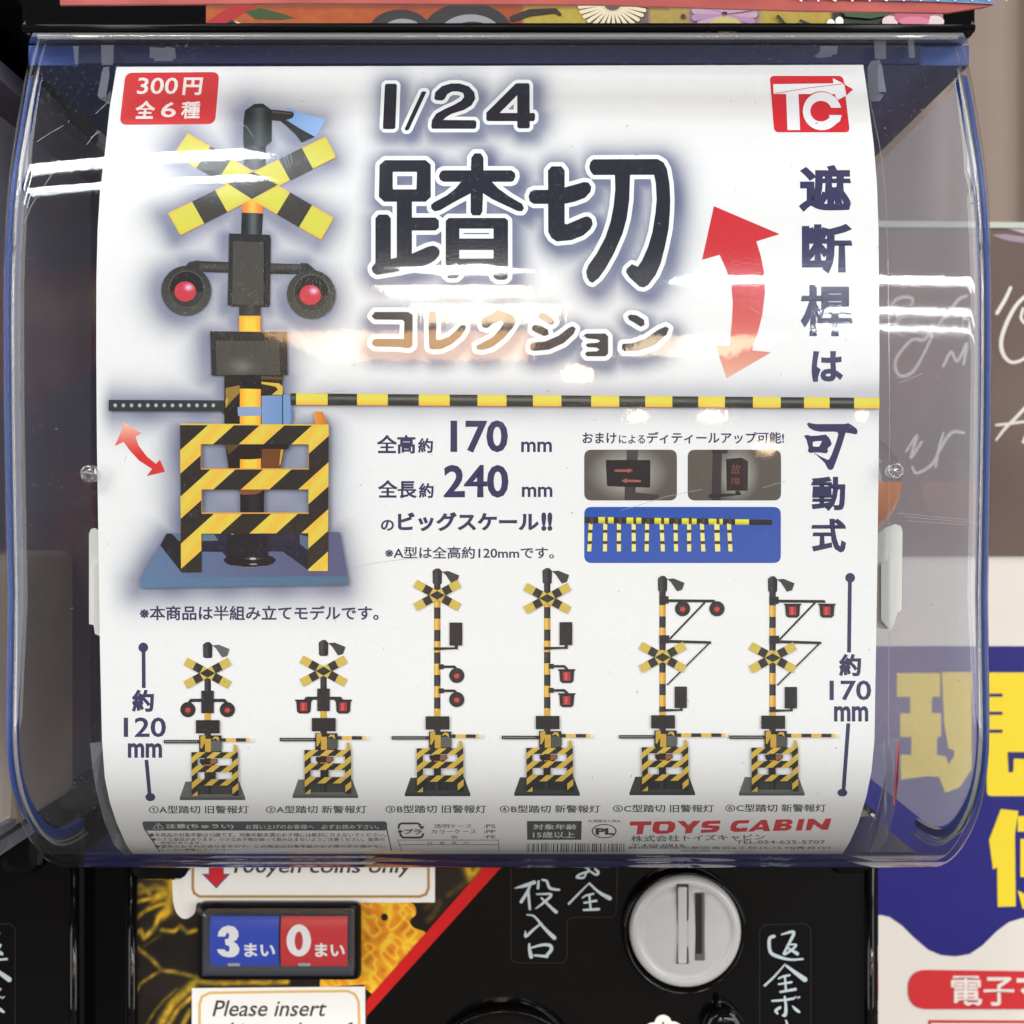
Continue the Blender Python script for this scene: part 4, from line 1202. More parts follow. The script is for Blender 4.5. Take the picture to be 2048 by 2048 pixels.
a.add(band(zC((860, 1452), (960, 1466), (1060, 1466), (1140, 1455)), 1.0), (140, 142, 140)); a.add(circle(*zC((1045, 1440))[0], 8, 1.6, 12), (150, 152, 150))
# inside the fence openings
a.add(zC((797, 385), (1360, 390), (1355, 425), (1310, 440), (1280, 607), (828, 607)), (40, 26, 24)); a.add(zC((1118, 430), (1300, 430), (1280, 600), (1118, 605)), (112, 66, 34)); a.add(zC((1285, 440), (1308, 432), (1285, 560), (1272, 575)), (216, 166, 56)); a.add(zC((800, 392), (930, 392), (830, 480)), (90, 70, 34))
a.add(zC((928, 520), (1020, 522), (1112, 514), (1112, 607), (928, 607)), glowy(905, 960, 481, 523.5), cell=4)
a.add(zC((930, 780), (1140, 780), (1138, 992), (930, 992)), cyl(482, 530, (28, 24, 28), (44, 42, 46)), cell=8); a.add(zC((930, 780), (1140, 780), (1105, 812), (1060, 828), (960, 832), (930, 825)), (132, 76, 44))


# striped fence
def fence(a, quad, k, wins, railbot, legs, slope, edges_, yel, blk, cell=None):
    """board polygons (list of simple pieces); stripes are cut out of them along slanted lines"""
    for piece in k:
        a.add(piece, blk, layer=a.n)
    a.n += 1
    for e0, e1 in edges_:
        for piece in k:
            p = half(piece, e0, slope, True)
            if len(p) > 2: p = half(p, e1, slope, False)
            if len(p) > 2: a.add(p, yel, layer=a.n, cell=cell)
    a.n += 1


def half(poly, e, slope, right):
    """keep what lies right of / left of the line  x + y / slope = e"""
    out = []; n = len(poly)
    f = lambda p: (p[0] + p[1] / slope - e) * (1 if right else -1)
    for i in range(n):
        p, q_ = poly[i], poly[(i + 1) % n]; fp, fq = f(p), f(q_)
        if fp >= 0: out.append(p)
        if (fp >= 0) != (fq >= 0):
            t = fp / (fp - fq); out.append((p[0] + (q_[0] - p[0]) * t, p[1] + (q_[1] - p[1]) * t))
    return out


a.add(zC((1575, 108), (1590, 102), (1650, 104), (1703, 220), (1592, 220)), lambda x, y: mixc((236, 152, 48), (196, 110, 40), (x - 628) / 28), cell=6)
pieces = [zC(*p) for p in ([(403, 220), (590, 220), (590, 1510), (412, 1510)], [(1530, 225), (1706, 225), (1698, 1500), (1526, 1500)], [(590, 220), (1530, 225), (1530, 390), (590, 388)], [(590, 608), (1530, 608), (1530, 785), (590, 785)], [(590, 998), (1530, 998), (1527, 1168), (590, 1172)])]
E0 = [650, 880, 1104, 1322, 1565, 1812, 2066, 2300, 2520, 2730, 2930]
ee = []
for i in range(0, len(E0) - 1, 2):
    conv = lambda x0: (270 + x0 / 4.391) + (800 + 220 / 4.391) / .9
    ee.append((conv(E0[i]), conv(E0[i + 1])))
ee.append((270 + 2930 / 4.391 + (800 + 220 / 4.391) / .9, 9999))


def yelf(x, y):
    return mixc((236, 184, 66), (224, 204, 78), .5 + .5 * math.sin(x * .16 + y * .13))


fence(a, None, pieces, None, None, None, .9, ee, yelf, (46, 40, 36), cell=8)
a.add(zC((410, 208), (1700, 216), (1706, 226), (403, 221)), (228, 190, 70))
for x0, y0, x1, y1 in ((588, 600, 1532, 610), (592, 986, 1530, 998)): a.add(zC((x0, y0), (x1, y0), (x1, y1), (x0, y1)), (222, 158, 76))
for x0, y0, x1, y1 in ((584, 388, 590, 605), (590, 785, 597, 995), (1526, 395, 1532, 605)): a.add(zC((x0, y0), (x1, y0), (x1, y1), (x0, y1)), (190, 130, 66))
hero = a.build('crossing_picture', card, M_INK); hero['label'] = 'large picture of a level crossing with yellow and black cross'


# ---- six small pictures
def small(cxp, by, kind, new, bx=0, dim=1.0, plate=(68, 68, 66)):
    a = art(); D = (38, 36, 38); Y1, Y2 = (216, 182, 66), (206, 170, 60)
    X = lambda *pts: [(cxp + x, by + y) for x, y in pts]
    B = lambda *pts: [(cxp + bx + x, by + y) for x, y in pts]
    # base plate
    a.add(B((-53.5, -37), (54, -37), (66, -5), (-65, -5)), plate); a.add(B((-65, -5.4), (66, -5.4), (66, 0), (-65, 0)), mixc(plate, (20, 20, 22), .25))
    a.add(B((-28, -34), (38, -34), (40, -12), (-28, -12)), mixc(plate, (30, 30, 34), .6))
    # pole
    top = {'A': -215, 'B': -400, 'C': -380}[kind]; y = top; st = 0
    a.add(X((-6.4, top - 40), (6.4, top - 40), (6.4, -12), (-6.4, -12)), cyl(cxp - 6.4, cxp + 6.4, (30, 30, 34), (66, 66, 70), .35), cell=3.2)
    step_ = 22.5
    while y < -165:
        if st % 2 == (0 if kind != 'A' else 1): a.add(X((-6.4, y), (6.4, y), (6.4, min(y + step_, -160)), (-6.4, min(y + step_, -160))), cyl(cxp - 6.4, cxp + 6.4, (206, 146, 52), (240, 206, 92), .35), cell=3.2, layer=a.n)
        y += step_; st += 1
    a.n += 1
    a.add(X((-6.4, -171), (6.4, -171), (6.4, -158), (-6.4, -158)), (214, 168, 64))
    a.add(X((-6.4, -126), (6.8, -126), (6.8, -98), (-6.4, -98)), (206, 162, 60)); a.add(X((-6.4, -74), (7, -74), (7, -64), (-6.4, -64)), (206, 130, 54))
    # top lamp and horn
    ht = {'A': -316, 'B': -455.5, 'C': -438.6}[kind]
    a.add(X((9, ht + 6), (14, ht + 6), (22, ht + 5), (44, ht + 14), (39, ht + 28), (29, ht + 31), (17, ht + 13)), (92, 98, 98) if new == 0 and kind == 'A' else (62, 62, 62))
    a.add(X((-9.5, ht + 5), (-3, ht), (4, ht), (9.5, ht + 6), (9, ht + 30), (6, ht + 32), (-6, ht + 32), (-9, ht + 29)), cyl(cxp - 9, cxp + 9, (30, 32, 36), (70, 72, 78), .3), cell=4.5)
    # arms, boxes, lamps
    def lamp(x, y, hang=True):
        if new:
            a.add(X((x - 17.5, y - 16), (x + 17.5, y - 16), (x + 17, y - 13), (x + 15, y - 12), (x + 13.5, y + 8), (x + 9, y + 12), (x - 9, y + 12), (x - 13.5, y + 8), (x - 15, y - 12), (x - 17, y - 13)), D)
            a.add(X((x - 7.5, y - 10), (x + 7, y - 10), (x + 7, y + 7), (x - 7.5, y + 7)), (176, 50, 50)); a.add(X((x - 4, y - 9), (x + 1, y - 9), (x + 1, y + 6), (x - 4, y + 6)), (206, 84, 84))
        else:
            a.add([(cxp + x + 15.2 * math.cos(t * .2618), by + y + 15.2 * math.sin(t * .2618)) for t in range(24)], D)
            a.add([(cxp + x + 10 * math.cos(t * .2618), by + y + 10 * math.sin(t * .2618)) for t in range(24)], (48, 46, 46)); a.add([(cxp + x + 5.4 * math.cos(t * .3927), by + y + 1 + 5 * math.sin(t * .3927)) for t in range(16)], (206, 64, 60))
    if kind == 'A':
        for sg in (-1, 1):
            a.add(union(brush([(cxp + sg * 10, by - 199.5, 3.2), (cxp + sg * 33, by - 199.5, 3.2), (cxp + sg * 39, by - 192, 3.2)])), D); lamp(sg * 39.5, -181)
        a.add(X((-12.5, -219), (12.5, -219), (12.5, -174), (-12.5, -174)), (40, 38, 42))
    if kind == 'B':
        for y in (-259, -211):
            a.add(X((3, y - 5), (13, y - 5), (13, y + 5), (3, y + 5)), D); a.add(union(brush([(cxp + 10, by + y, 2.6), (cxp + 34, by + y, 2.6), (cxp + 40, by + y + 6, 2.6)])), D); lamp(39, y + 17.5 + (4 if new else 0))
        a.add(X((-6.6, -298), (40, -298), (40, -294.5), (-6.6, -292)), D); a.add(X((35, -305), (41, -305), (41, -294), (35, -294)), D); a.add(X((24.5, -347.5), (50, -347.5), (50, -301.5), (24.5, -301.5)), (38, 36, 40))
    if kind == 'C':
        a.add(X((-6.6, -398), (12, -398), (12, -383), (-6.6, -383)), D); a.add(X((6, -392), (104, -391), (106, -385.5), (6, -386)), D); a.add(band(X((85, -386), (14, -312)), 3.6), D)
        lamp(40, -373 + (5 if new else 0)); lamp(108.7, -373 + (5 if new else 0))
        a.add(X((-6.6, -320), (13, -320), (13, -304), (-6.6, -304)), D); a.add(X((6, -311), (97, -308), (97, -303), (6, -305)), D); a.add(band(X((94, -305), (9, -220.5)), 2.8), D)
        a.add(X((-6.6, -173), (40, -172), (40, -169), (-6.6, -167)), D); a.add(X((24, -217.5), (48.5, -217.5), (48.5, -174.5), (24, -174.5)), (38, 36, 40)); a.add(X((35, -176), (40, -176), (40, -169), (35, -169)), D)
    # crossing sign
    yc = {'A': -254, 'B': -402 + (7 if new else 0), 'C': -276}[kind]; an = math.radians(28.5); ca, sa = math.cos(an), math.sin(an); H, w2 = 50, 8.3
    def bar(sg):
        return [(cxp + x * ca - sg * z * sa, by + yc - (sg * x * sa + z * ca)) for x, z in ((-H, w2), (H, w2), (H, -w2), (-H, -w2))]
    saltire(a, bar(1), bar(-1), ((.2, .36), (.64, .8)), ((.2, .36), (.64, .8)), X((-15.5, yc), (0, yc - 8.8), (15.5, yc), (0, yc + 8.8)), ((208, 184, 84), (206, 170, 72)), (46, 44, 46))
    # cabinet, gear, arms
    a.add(X((-16.5, -130), (28, -130), (28, -96), (-16.5, -96)), (34, 32, 30)); a.add(X((-14, -128), (-4, -130), (-4, -118), (-11, -104), (-14, -104)), (198, 158, 56)); a.add(X((-5, -123), (7, -123), (7, -97), (-5, -97)), (200, 158, 58)); a.add(X((9, -121), (14, -128), (22, -127), (24, -118), (16, -124)), (204, 168, 66))
    a.add(rrect(X((7, -120), (29, -119), (29, -99), (7, -98)), 5), (92, 94, 92) if new == 0 else (78, 80, 76))
    a.add(X((-15, -83), (20, -83), (20, -76), (12, -70), (-10, -70), (-15, -76)), (36, 30, 28)); a.add(X((6, -82), (19, -82), (17, -74), (6, -72)), (150, 92, 54)); a.add(X((-6.6, -72), (7.4, -72), (7.4, -66), (-6.6, -66)), (206, 130, 54))
    a.add(X((-23, -160.5), (24.5, -160.5), (24.5, -134), (-23, -134)), (36, 34, 36))
    al = -82 if kind != 'B' else -86
    a.add(X((al - 5, -121), (-14, -121), (-14, -114), (al - 5, -114)), (40, 40, 40))
    for k in range(16): a.add(X((al - 2 + k * 4.1, -118.6), (al - .2 + k * 4.1, -118.6), (al - .2 + k * 4.1, -116.6), (al - 2 + k * 4.1, -116.6)), (190, 190, 186), layer=a.n)
    a.n += 1
    ln = 91 if kind != 'C' else 130; x0 = 26; k = 0
    while x0 < ln:
        x1 = min(x0 + (11 if k == 0 else 20), ln); fade = x1 >= ln - 1
        c_ = (44, 42, 42) if k % 2 == 0 else (228, 184, 84)
        a.add(X((x0, -124.5), (x1, -124.3), (x1, -117.5), (x0, -117.5)), (lambda x, y, xa=cxp + x0, xb=cxp + x1, cc=c_: mixc(cc, CARDW, ((x - xa) / (xb - xa)) ** 1.5)) if fade else c_, cell=4, layer=a.n)
        x0 = x1; k += 1
    a.n += 1
    # striped fence
    sk = 0
    pcs = [B((-41, -97), (-28.5, -97), (-28.5, -10.5), (-40, -10.5)), B((40, -97), (52, -97), (53, -10.5), (41, -10.5)), B((-28.5, -97), (40, -97), (40, -85), (-28.5, -85)), B((-28.5, -70.5), (40, -70.5), (40, -57.5), (-28.5, -57.5)), B((-28.5, -43.5), (40, -43.5), (40, -31), (-28.5, -31))]
    a.add(B((-6.6, -57.5), (7.6, -57.5), (7.6, -43.5), (-6.6, -43.5)), (34, 32, 36))
    a.add(B((43, -97), (44, -112), (49, -112), (52, -97)), (196, 164, 60))
    e_ = []; base_ = (cxp + bx - 41) + (by - 97) / .82
    for j in range(14): e_.append((base_ + 13 + j * 31, base_ + 28.5 + j * 31))
    fence(a, None, pcs, None, None, None, .82, e_, (212, 176, 66), (40, 36, 34))
    return a.build('crossing_picture', card, M_INK)


for i, (cxp, by, kind, new, bx, desc) in enumerate(((415.5, 1600, 'A', 0, 9, 'short crossing with round lamps'), (647.2, 1595.8, 'A', 1, 3, 'short crossing with box lamps'), (874.6, 1592.3, 'B', 0, 0, 'tall crossing with two round lamps below its cross'),
                                             (1094.5, 1591.5, 'B', 1, -1, 'tall crossing with two box lamps below its cross'), (1325, 1590.2, 'C', 0, -1, 'tall bracketed crossing with round lamps'), (1545, 1591, 'C', 1, -2, 'tall bracketed crossing with box lamps'))):
    o = small(cxp, by, kind, new, bx, plate=(104, 104, 100) if i in (0, 1, 5) else (62, 62, 64)); o['label'] = 'small picture of a ' + desc
# ---- arrows
zR = Z(1380, 390, 5.085); z4 = Z(0, 480, 2.5156)
a = art()
a.add(zR((243, 113), (912, 398), (675, 472), (720, 620), (755, 800), (762, 1000), (735, 1220), (690, 1400), (632, 1578), (825, 1600), (372, 1865), (258, 1530), (398, 1530), (425, 1300), (435, 1100), (420, 920), (370, 760), (300, 608), (122, 660)),
      lambda x, y: mixc((206, 48, 54), (232, 176, 150), ((y - 560) / 190) ** 1.3 if y > 560 else 0), cell=12)
a.build('curved_arrow', card, M_INK)['label'] = 'large red curved double arrow'
a = art()
a.add(z4((628, 918), (710, 972), (682, 990), (698, 1035), (740, 1090), (785, 1126), (805, 1105), (831, 1166), (738, 1188), (765, 1152), (700, 1110), (650, 1055), (622, 1015), (578, 1037)), lambda x, y: mixc((244, 188, 166), (214, 52, 48), (y - 848) / 62), cell=7)
a.build('curved_arrow', card, M_INK)['label'] = 'small red curved double arrow'
# ---- inset pictures
zP = Z(1140, 850, 4.293)


def inset_bg(cxs, cys, wx, wy):
    def f(x, y):
        d = math.hypot((x - cxs) / wx, (y - cys) / wy)
        return mixc((146, 144, 136), (92, 85, 78), max(0, d - .72) * 1.6)
    return f


a = art(); a.add(rrect(zP((122, 212), (918, 212), (918, 648), (122, 648)), 15), inset_bg(1256, 947, 62, 44), cell=6)
a.add(zP((485, 214), (585, 214), (580, 302), (485, 302)), (72, 68, 64)); a.add(zP((470, 530), (565, 530), (562, 580), (765, 600), (755, 646), (468, 646)), (66, 60, 58))
a.add(rrect(zP((306, 300), (690, 300), (688, 538), (318, 525)), 3), (40, 33, 36)); RA = (160, 90, 80)
a.add(zP((383, 381), (498, 381), (498, 370), (543, 390), (498, 412), (498, 402), (383, 402)), RA); a.add(zP((440, 479), (488, 455), (488, 469), (608, 471), (608, 491), (488, 490), (488, 503)), RA)
a.build('inset_picture', card, M_INK)['label'] = 'grey inset with a dark panel and two red arrows'
a = art(); a.add(rrect(zP((1010, 212), (1812, 212), (1812, 648), (1010, 648)), 15), inset_bg(1474, 948, 34, 44), cell=6)
a.add(zP((1225, 214), (1305, 214), (1295, 646), (1215, 646)), (58, 53, 52)); a.add(zP((1212, 214), (1355, 214), (1350, 245), (1225, 240)), (46, 42, 42)); a.add(zP((1195, 592), (1420, 588), (1420, 566), (1455, 566), (1470, 600), (1300, 618), (1190, 628)), (48, 43, 43))
a.add(zP((1340, 292), (1475, 280), (1528, 310), (1525, 565), (1345, 562)), (44, 34, 37)); a.add(zP((1478, 282), (1528, 310), (1525, 565), (1482, 560)), (56, 42, 44))
a.add(text('故', (1140 + 1385 / 4.293, 850 + 335 / 4.293, 1140 + 1465 / 4.293, 850 + 425 / 4.293)), (126, 74, 68)); a.add(text('障', (1140 + 1385 / 4.293, 850 + 450 / 4.293, 1140 + 1462 / 4.293, 850 + 515 / 4.293)), (126, 74, 68))
a.build('inset_picture', card, M_INK)['label'] = 'grey inset with an upright dark signal box'
a = art(); a.add(rrect(zP((122, 703), (1810, 703), (1810, 1185), (122, 1185)), 15), lambda x, y: mixc((40, 84, 172), (56, 84, 166), (x - 1170) / 400), cell=16)
ed = [122, 243, 375, 485, 612, 725, 850, 960, 1087, 1190, 1312, 1418, 1537, 1735]
for k in range(13):
    y0 = lambda x: 788 + (x - 122) * .016; y1 = lambda x: 843 + (x - 122) * .010
    x0, x1 = ed[k], ed[k + 1]
    for t0, t1, sh in ((0, .4, 1.0), (.4, .75, .93), (.75, 1, .8)):
        c_ = (234, 226, 62) if k % 2 else (48, 42, 42)
        L_ = lambda x, t: y0(x) + (y1(x) - y0(x)) * t
        a.add(zP((x0, L_(x0, t0)), (x1, L_(x1, t0)), (x1, L_(x1, t1)), (x0, L_(x0, t1))), tuple(v * sh for v in c_), layer=a.n)
a.n += 1
xt = [178, 303, 420, 546, 662, 785, 905, 1022, 1132, 1260, 1364]; xb = [165, 300, 420, 548, 658, 798, 911, 1023, 1145, 1268, 1378]
for k in range(11):
    w_ = 17 if k != 9 else 22
    P2 = lambda y: xt[k] + (xb[k] - xt[k]) * (y - 845) / 240
    a.add(zP((P2(845) - w_, 845), (P2(845) + w_, 845), (P2(1085) + w_, 1085), (P2(1085) - w_, 1085)), (238, 228, 132), layer=a.n)
    for y in (900, 996): a.add(zP((P2(y) - w_, y), (P2(y) + w_, y), (P2(y + 26) + w_, y + 26), (P2(y + 26) - w_, y + 26)), (66, 50, 44), layer=a.n + 1)
    xk = xt[k] + 10
    a.add(zP((xk - 13, 792), (xk + 13, 792), (xk + 13, 852), (xk - 13, 852)), (84, 60, 48) if k % 2 else (74, 70, 72), layer=a.n + 1)
a.n += 2
a.build('inset_picture', card, M_INK)['label'] = 'blue inset with a yellow and black pole hung with strips'
# ---- wording
zG = Z(1560, 800, 5.68)
KA = [[(305, 275), (325, 255), (370, 268), (420, 273), (740, 272), (775, 262), (815, 285), (870, 325), (882, 355), (875, 385), (850, 390), (800, 378), (745, 372), (700, 520), (640, 690), (605, 780), (575, 798), (545, 785), (505, 710), (440, 650), (385, 597), (450, 635), (540, 680), (560, 672), (590, 610), (640, 470), (662, 390), (650, 365), (620, 360), (450, 360), (380, 345), (330, 315)],
      [(270, 405), (320, 395), (370, 480), (375, 528), (380, 597), (345, 603), (312, 580), (325, 550), (300, 450)], [(320, 395), (340, 408), (420, 405), (520, 392), (478, 465), (400, 468), (370, 480)],
      [(520, 392), (560, 430), (587, 490), (580, 515), (540, 550), (545, 590), (525, 607), (445, 530), (478, 465)], [(375, 528), (445, 530), (525, 607), (450, 597), (380, 597)]]
V1 = [('遮', (1597.4, 330, 1702.4, 424)), ('断', (1603.6, 447.6, 1704.8, 547.6)), ('桿', (1601, 569, 1705.7, 672.6)), ('は', (1623, 702, 1686.5, 764)), ('動', (1622, 953, 1690.6, 1022.5)), ('式', (1622.5, 1037, 1692, 1105))]
lettering('lettering', [text(c, b, .040) for c, b in V1] + [union([zG(*p) for p in KA])])['label'] = 'column of large upright characters down the right edge'
lettering('lettering', [text('全高', (753.5, 869.7, 831, 907.4), .03), text('約', (835.7, 876, 866, 906), .03), text('170', (901, 840.3, 1015.8, 905.3), .028), text('mm', (1042.3, 883, 1103.8, 904), .02),
                        text('全長', (755.5, 960, 833.6, 997), .03), text('約', (837.3, 966, 867.3, 996), .03), text('240', (887.4, 929.7, 1017, 995.6), .028), text('mm', (1043.7, 973.2, 1104.8, 994), .02),
                        text('の', (761.7, 1039.5, 788, 1061.8), .03), text('ビッグスケール', (795.5, 1024, 1078, 1062.7), .04), text('!!', (1082.6, 1024.5, 1104.8, 1061.8), .05)])['label'] = 'size wording 170 mm and 240 mm'
lettering('lettering', [text('※A型は全高約120mmです。', (770, 1093, 1108, 1117.5), .018)])
lettering('lettering', [text('※本商品は半組み立てモデルです。', (279.5, 1211, 757.3, 1240.6), .022)])
lettering('lettering', [text('おまけ', (1165, 865, 1233, 887.3), .022), text('による', (1237.8, 869.8, 1290, 887.3), .018), text('ディティールアップ可能!', (1293.7, 863.5, 1568, 887.3), .022)])
for c, x0, y0, x1, y1, sy, wd_ in (((286.6, 1295), 287.2, 1300, 287.6, 1376, 9.8, 7.6), ((300.7, 1594), 292.8, 1519.7, 299.2, 1588, 8.2, 7.6), ((1700.3, 1155.5), 1699.7, 1160, 1698, 1305, 9.8, 7.8), ((1684.7, 1585.3), 1696.6, 1446.6, 1687, 1580, 7.6, 7.8)):
    a = art(); a.add(union([circle(c[0], c[1], 9.8, sy, 28), band([(x0, y0), (x1, y1)], wd_)]), NAVY); a.build('measure_line', card, M_INK)
lettering('lettering', [text('約', (263.6, 1379, 308, 1423.7), .04), text('120', (247.5, 1434.7, 332, 1474.4), .018), text('mm', (255.7, 1486, 324.2, 1515.4), .03)])
lettering('lettering', [text('約', (1677.7, 1307.6, 1722.3, 1352.4), .04), text('170', (1659, 1360.7, 1742.4, 1400.8), .018), text('mm', (1668, 1412, 1736.5, 1443), .03)])
CAP = [('①A型踏切 旧警報灯', (298, 1611, 497.7, 1627)), ('②A型踏切 新警報灯', (532, 1611, 733.4, 1626.5)), ('③B型踏切 旧警報灯', (771.2, 1610, 973, 1626)), ('④B型踏切 新警報灯', (999.7, 1610, 1200.5, 1625.5)), ('⑤C型踏切 旧警報灯', (1226.3, 1609, 1428, 1624.5)), ('⑥C型踏切 新警報灯', (1451, 1608, 1652.5, 1623.6))]
for c, b in CAP: lettering('caption', [text(c, b, .014)], (72, 70, 84))
# caution block
GR = (84, 84, 88)
a = art(); a.add(rrect([(283, 1642.5), (774, 1642.5), (774.5, 1661), (289, 1661)], 7), GR, )
a.add([(286, 1655), (289.5, 1655), (321, 1703.5), (318.8, 1703.5)], GR); a.add([(771.5, 1655), (774, 1655), (784, 1701), (782.2, 1701)], GR)
wb = a.build('caution_block', card, M_INK)
lettering('lettering', [text('⚠', (305.7, 1646, 327.6, 1657.8), .01), text('注意(ちゅうい)', (331.7, 1647.4, 467, 1657.9), .02), text('お買い上げのお客様へ　必ずお読み下さい。', (491.7, 1648.8, 757.8, 1657.9), .005)], (214, 214, 212), wb, 6e-5)
lettering('lettering', [text('●本商品の対象年齢は15歳です。対象年齢未満のお子様には絶対に与えないでください。', (298.8, 1665.3, 772, 1673.6), .004), text('●小さな部品があります。小さなお子様が誤って飲み込まないようご注意ください。窒息の', (303, 1674.9, 769, 1682), .004),
                        text('危険があります。', (320.8, 1683, 404.4, 1688), .002), text('●窒息のおそれがありますので、この商品は対象年齢のお子様の手の届かない', (309.8, 1689.5, 771.5, 1695.4), .002), text('ところに保管してください。', (322, 1697, 470, 1701.5), .002)], (96, 94, 94), wb, 6e-5)
zQ = Z(780, 1620, 3.864)
a = art(); DK = (66, 64, 74)
a.add(union(brush([(p[0], p[1], 2.0) for p in zQ((66, 140), (72, 112), (90, 103), (215, 103), (235, 115))])), DK); a.add(zQ((215, 122), (268, 126), (248, 150)), DK)
a.add(union(brush([(p[0], p[1], 2.0) for p in zQ((256, 185), (248, 205), (230, 212), (100, 212), (82, 195), (78, 175))])), DK); a.add(zQ((54, 172), (108, 168), (76, 150)), DK)
a.add(text('プラ', (808.5, 1657.5, 843.4, 1667.9), .03), DK); a.build('recycling_mark', card, M_INK)
lettering('lettering', [text('透明ケース', (868.8, 1648, 943.6, 1656.2), .004), text(':PS', (967.6, 1648.5, 991, 1655.7), .01), text('カラーケース', (862.3, 1658.8, 952.9, 1667), .004), text(':PP', (967.6, 1659.3, 991, 1666.6), .01), text('袋', (901.6, 1670.5, 915, 1677), .0), text(':PE', (969, 1670.5, 991, 1676.4), .01), text('材　質　表　示', (853.8, 1683.4, 938.4, 1688), .0)], (84, 82, 86))
a = art()
for p, q_ in (((795.5, 1680), (996.5, 1680)), ((795.5, 1680), (803, 1702)), ((996.5, 1680), (997.5, 1703)), ((797.5, 1689.4), (997, 1689.4))): a.add(band([p, q_], 1.1), (96, 94, 98), layer=0)
a.build('table_rule', card, M_INK)
a = art(); a.add([(1053.8, 1642), (1163.5, 1642), (1162.5, 1679.5), (1054.5, 1679.5)], (76, 76, 76)); ab = a.build('age_box', card, M_INK)
lettering('lettering', [text('対象年齢', (1066, 1648, 1153.4, 1659), .01), text('15歳以上', (1066, 1663, 1150, 1675.6), .01)], (222, 222, 218), ab, 6e-5)
a = art(); x = 1054; random.seed(3)
while x < 1248:
    w_ = random.choice((1.0, 1.0, 1.6, 2.4)); a.add([(x, 1686.8), (x + w_, 1686.8), (x + w_ - .6, 1704), (x - .6, 1704)], (72, 70, 82), layer=0); x += w_ + random.choice((1.6, 2.2, 3.4, 5))
a.build('barcode', card, M_INK)
a = art(); oc = circle(1208.3, 1662.2, 24.8, 14.2, 40); ic = circle(1208.3, 1662.2, 22.4, 12.4, 40)
a.add([[oc[k], oc[(k + 1) % 40], ic[(k + 1) % 40], ic[k]] for k in range(40)], DK); a.add(text('PL', (1191, 1656, 1228, 1669.2), .05), DK, layer=0); a.add(text('PL保険加入済み', (1177.3, 1639, 1241.2, 1645), .005), DK, layer=0)
a.build('insurance_mark', card, M_INK)
a = art()
zT = Z(1240, 1620, 3.715)
RD = (212, 58, 66)
# maker's name drawn as wide heavy letters
NM = [[[(72, 85), (235, 83), (234, 112), (180, 114), (168, 180), (122, 181), (132, 115), (75, 116)]],
      [[(262, 85), (375, 82), (410, 98), (412, 130), (395, 160), (350, 176), (275, 177), (243, 160), (243, 125), (250, 98)]],
      [[(425, 82), (478, 81), (510, 112), (545, 80), (602, 80), (545, 135), (532, 172), (482, 174), (488, 138)]],
      [[(645, 80), (748, 78), (742, 102), (662, 104), (652, 112), (735, 116), (742, 135), (725, 158), (700, 166), (598, 170), (603, 146), (680, 144), (690, 136), (610, 132), (605, 110), (618, 90)]],
      [[(865, 77), (962, 74), (956, 98), (880, 101), (866, 118), (862, 132), (950, 130), (940, 160), (850, 163), (820, 150), (822, 118), (838, 90)]],
      [[(1050, 72), (1090, 72), (1115, 156), (1068, 158), (1062, 145), (1010, 147), (990, 160), (945, 161)]],
      [[(1158, 70), (1262, 68), (1285, 82), (1278, 102), (1258, 110), (1278, 120), (1268, 142), (1235, 153), (1135, 155)]],
      [[(1328, 67), (1372, 66), (1350, 152), (1306, 153)]],
      [[(1398, 66), (1440, 65), (1500, 110), (1528, 63), (1572, 62), (1545, 146), (1502, 148), (1440, 105), (1418, 150), (1380, 151)]]]
for L_ in NM: a.add([zT(*p) for p in L_], RD, layer=0)
WP = (232, 230, 228)
for p in ([(300, 106), (350, 104), (362, 116), (350, 150), (300, 153), (290, 140)], [(1052, 102), (1060, 126), (1028, 127)], [(1205, 88), (1238, 88), (1235, 98), (1202, 99)], [(1198, 122), (1230, 121), (1228, 132), (1195, 133)], [(885, 120), (950, 110), (952, 116), (890, 138)]): a.add(zT(*p), WP, layer=1)
a.build('maker_name', card, M_INK)
lettering('lettering', [text('株式会社トイズキャビン', None, .012, quad=[(1262, 1671), (1530, 1667.8), (1530, 1679.5), (1262, 1684)]), text('〒420-0816', (1263, 1687.5, 1369, 1693), .008), text('TEL:054-625-5707', (1471.5, 1680.6, 1650.5, 1687.3), .008), text('静岡県静岡市葵区沓谷6丁目15-15 MJ青台101', (1256, 1692.6, 1660, 1698.6), .004), text('MADE IN CHINA', (1362, 1699.8, 1420, 1703), .004)], (92, 90, 96))

# ================================================================ NEIGHBOURS AND BACKGROUND
nb = machine.copy(); COL.objects.link(nb); nb.location = machine.location + Vector((-.3355, 0, 0))
nb['label'] = 'neighbouring black capsule machine cut off by the left edge of the picture'
SKIP = ('hood_glint', 'scratches', 'card_hook', 'hook_pad', 'cover_rivet', 'floral', 'coin_label', 'insert_label', 'slot_sticker')
for ch in [c for c in machine.children]:
    if ch.name.startswith(SKIP): continue
    c = ch.copy(); COL.objects.link(c); c.parent = nb
    if ch.name.startswith(('case_rim', 'hopper_floor', 'hood')) and ch.data.materials[0] in (M_BLUE, M_NAVY):
        c.data = c.data.copy(); c.data.materials[0] = M_RIMG; c['label'] = 'pale grey ' + ch.name.split('.')[0].replace('_', ' ')
    for g in ch.children:
        if g.name.startswith(SKIP): continue
        d = g.copy(); COL.objects.link(d); d.parent = c
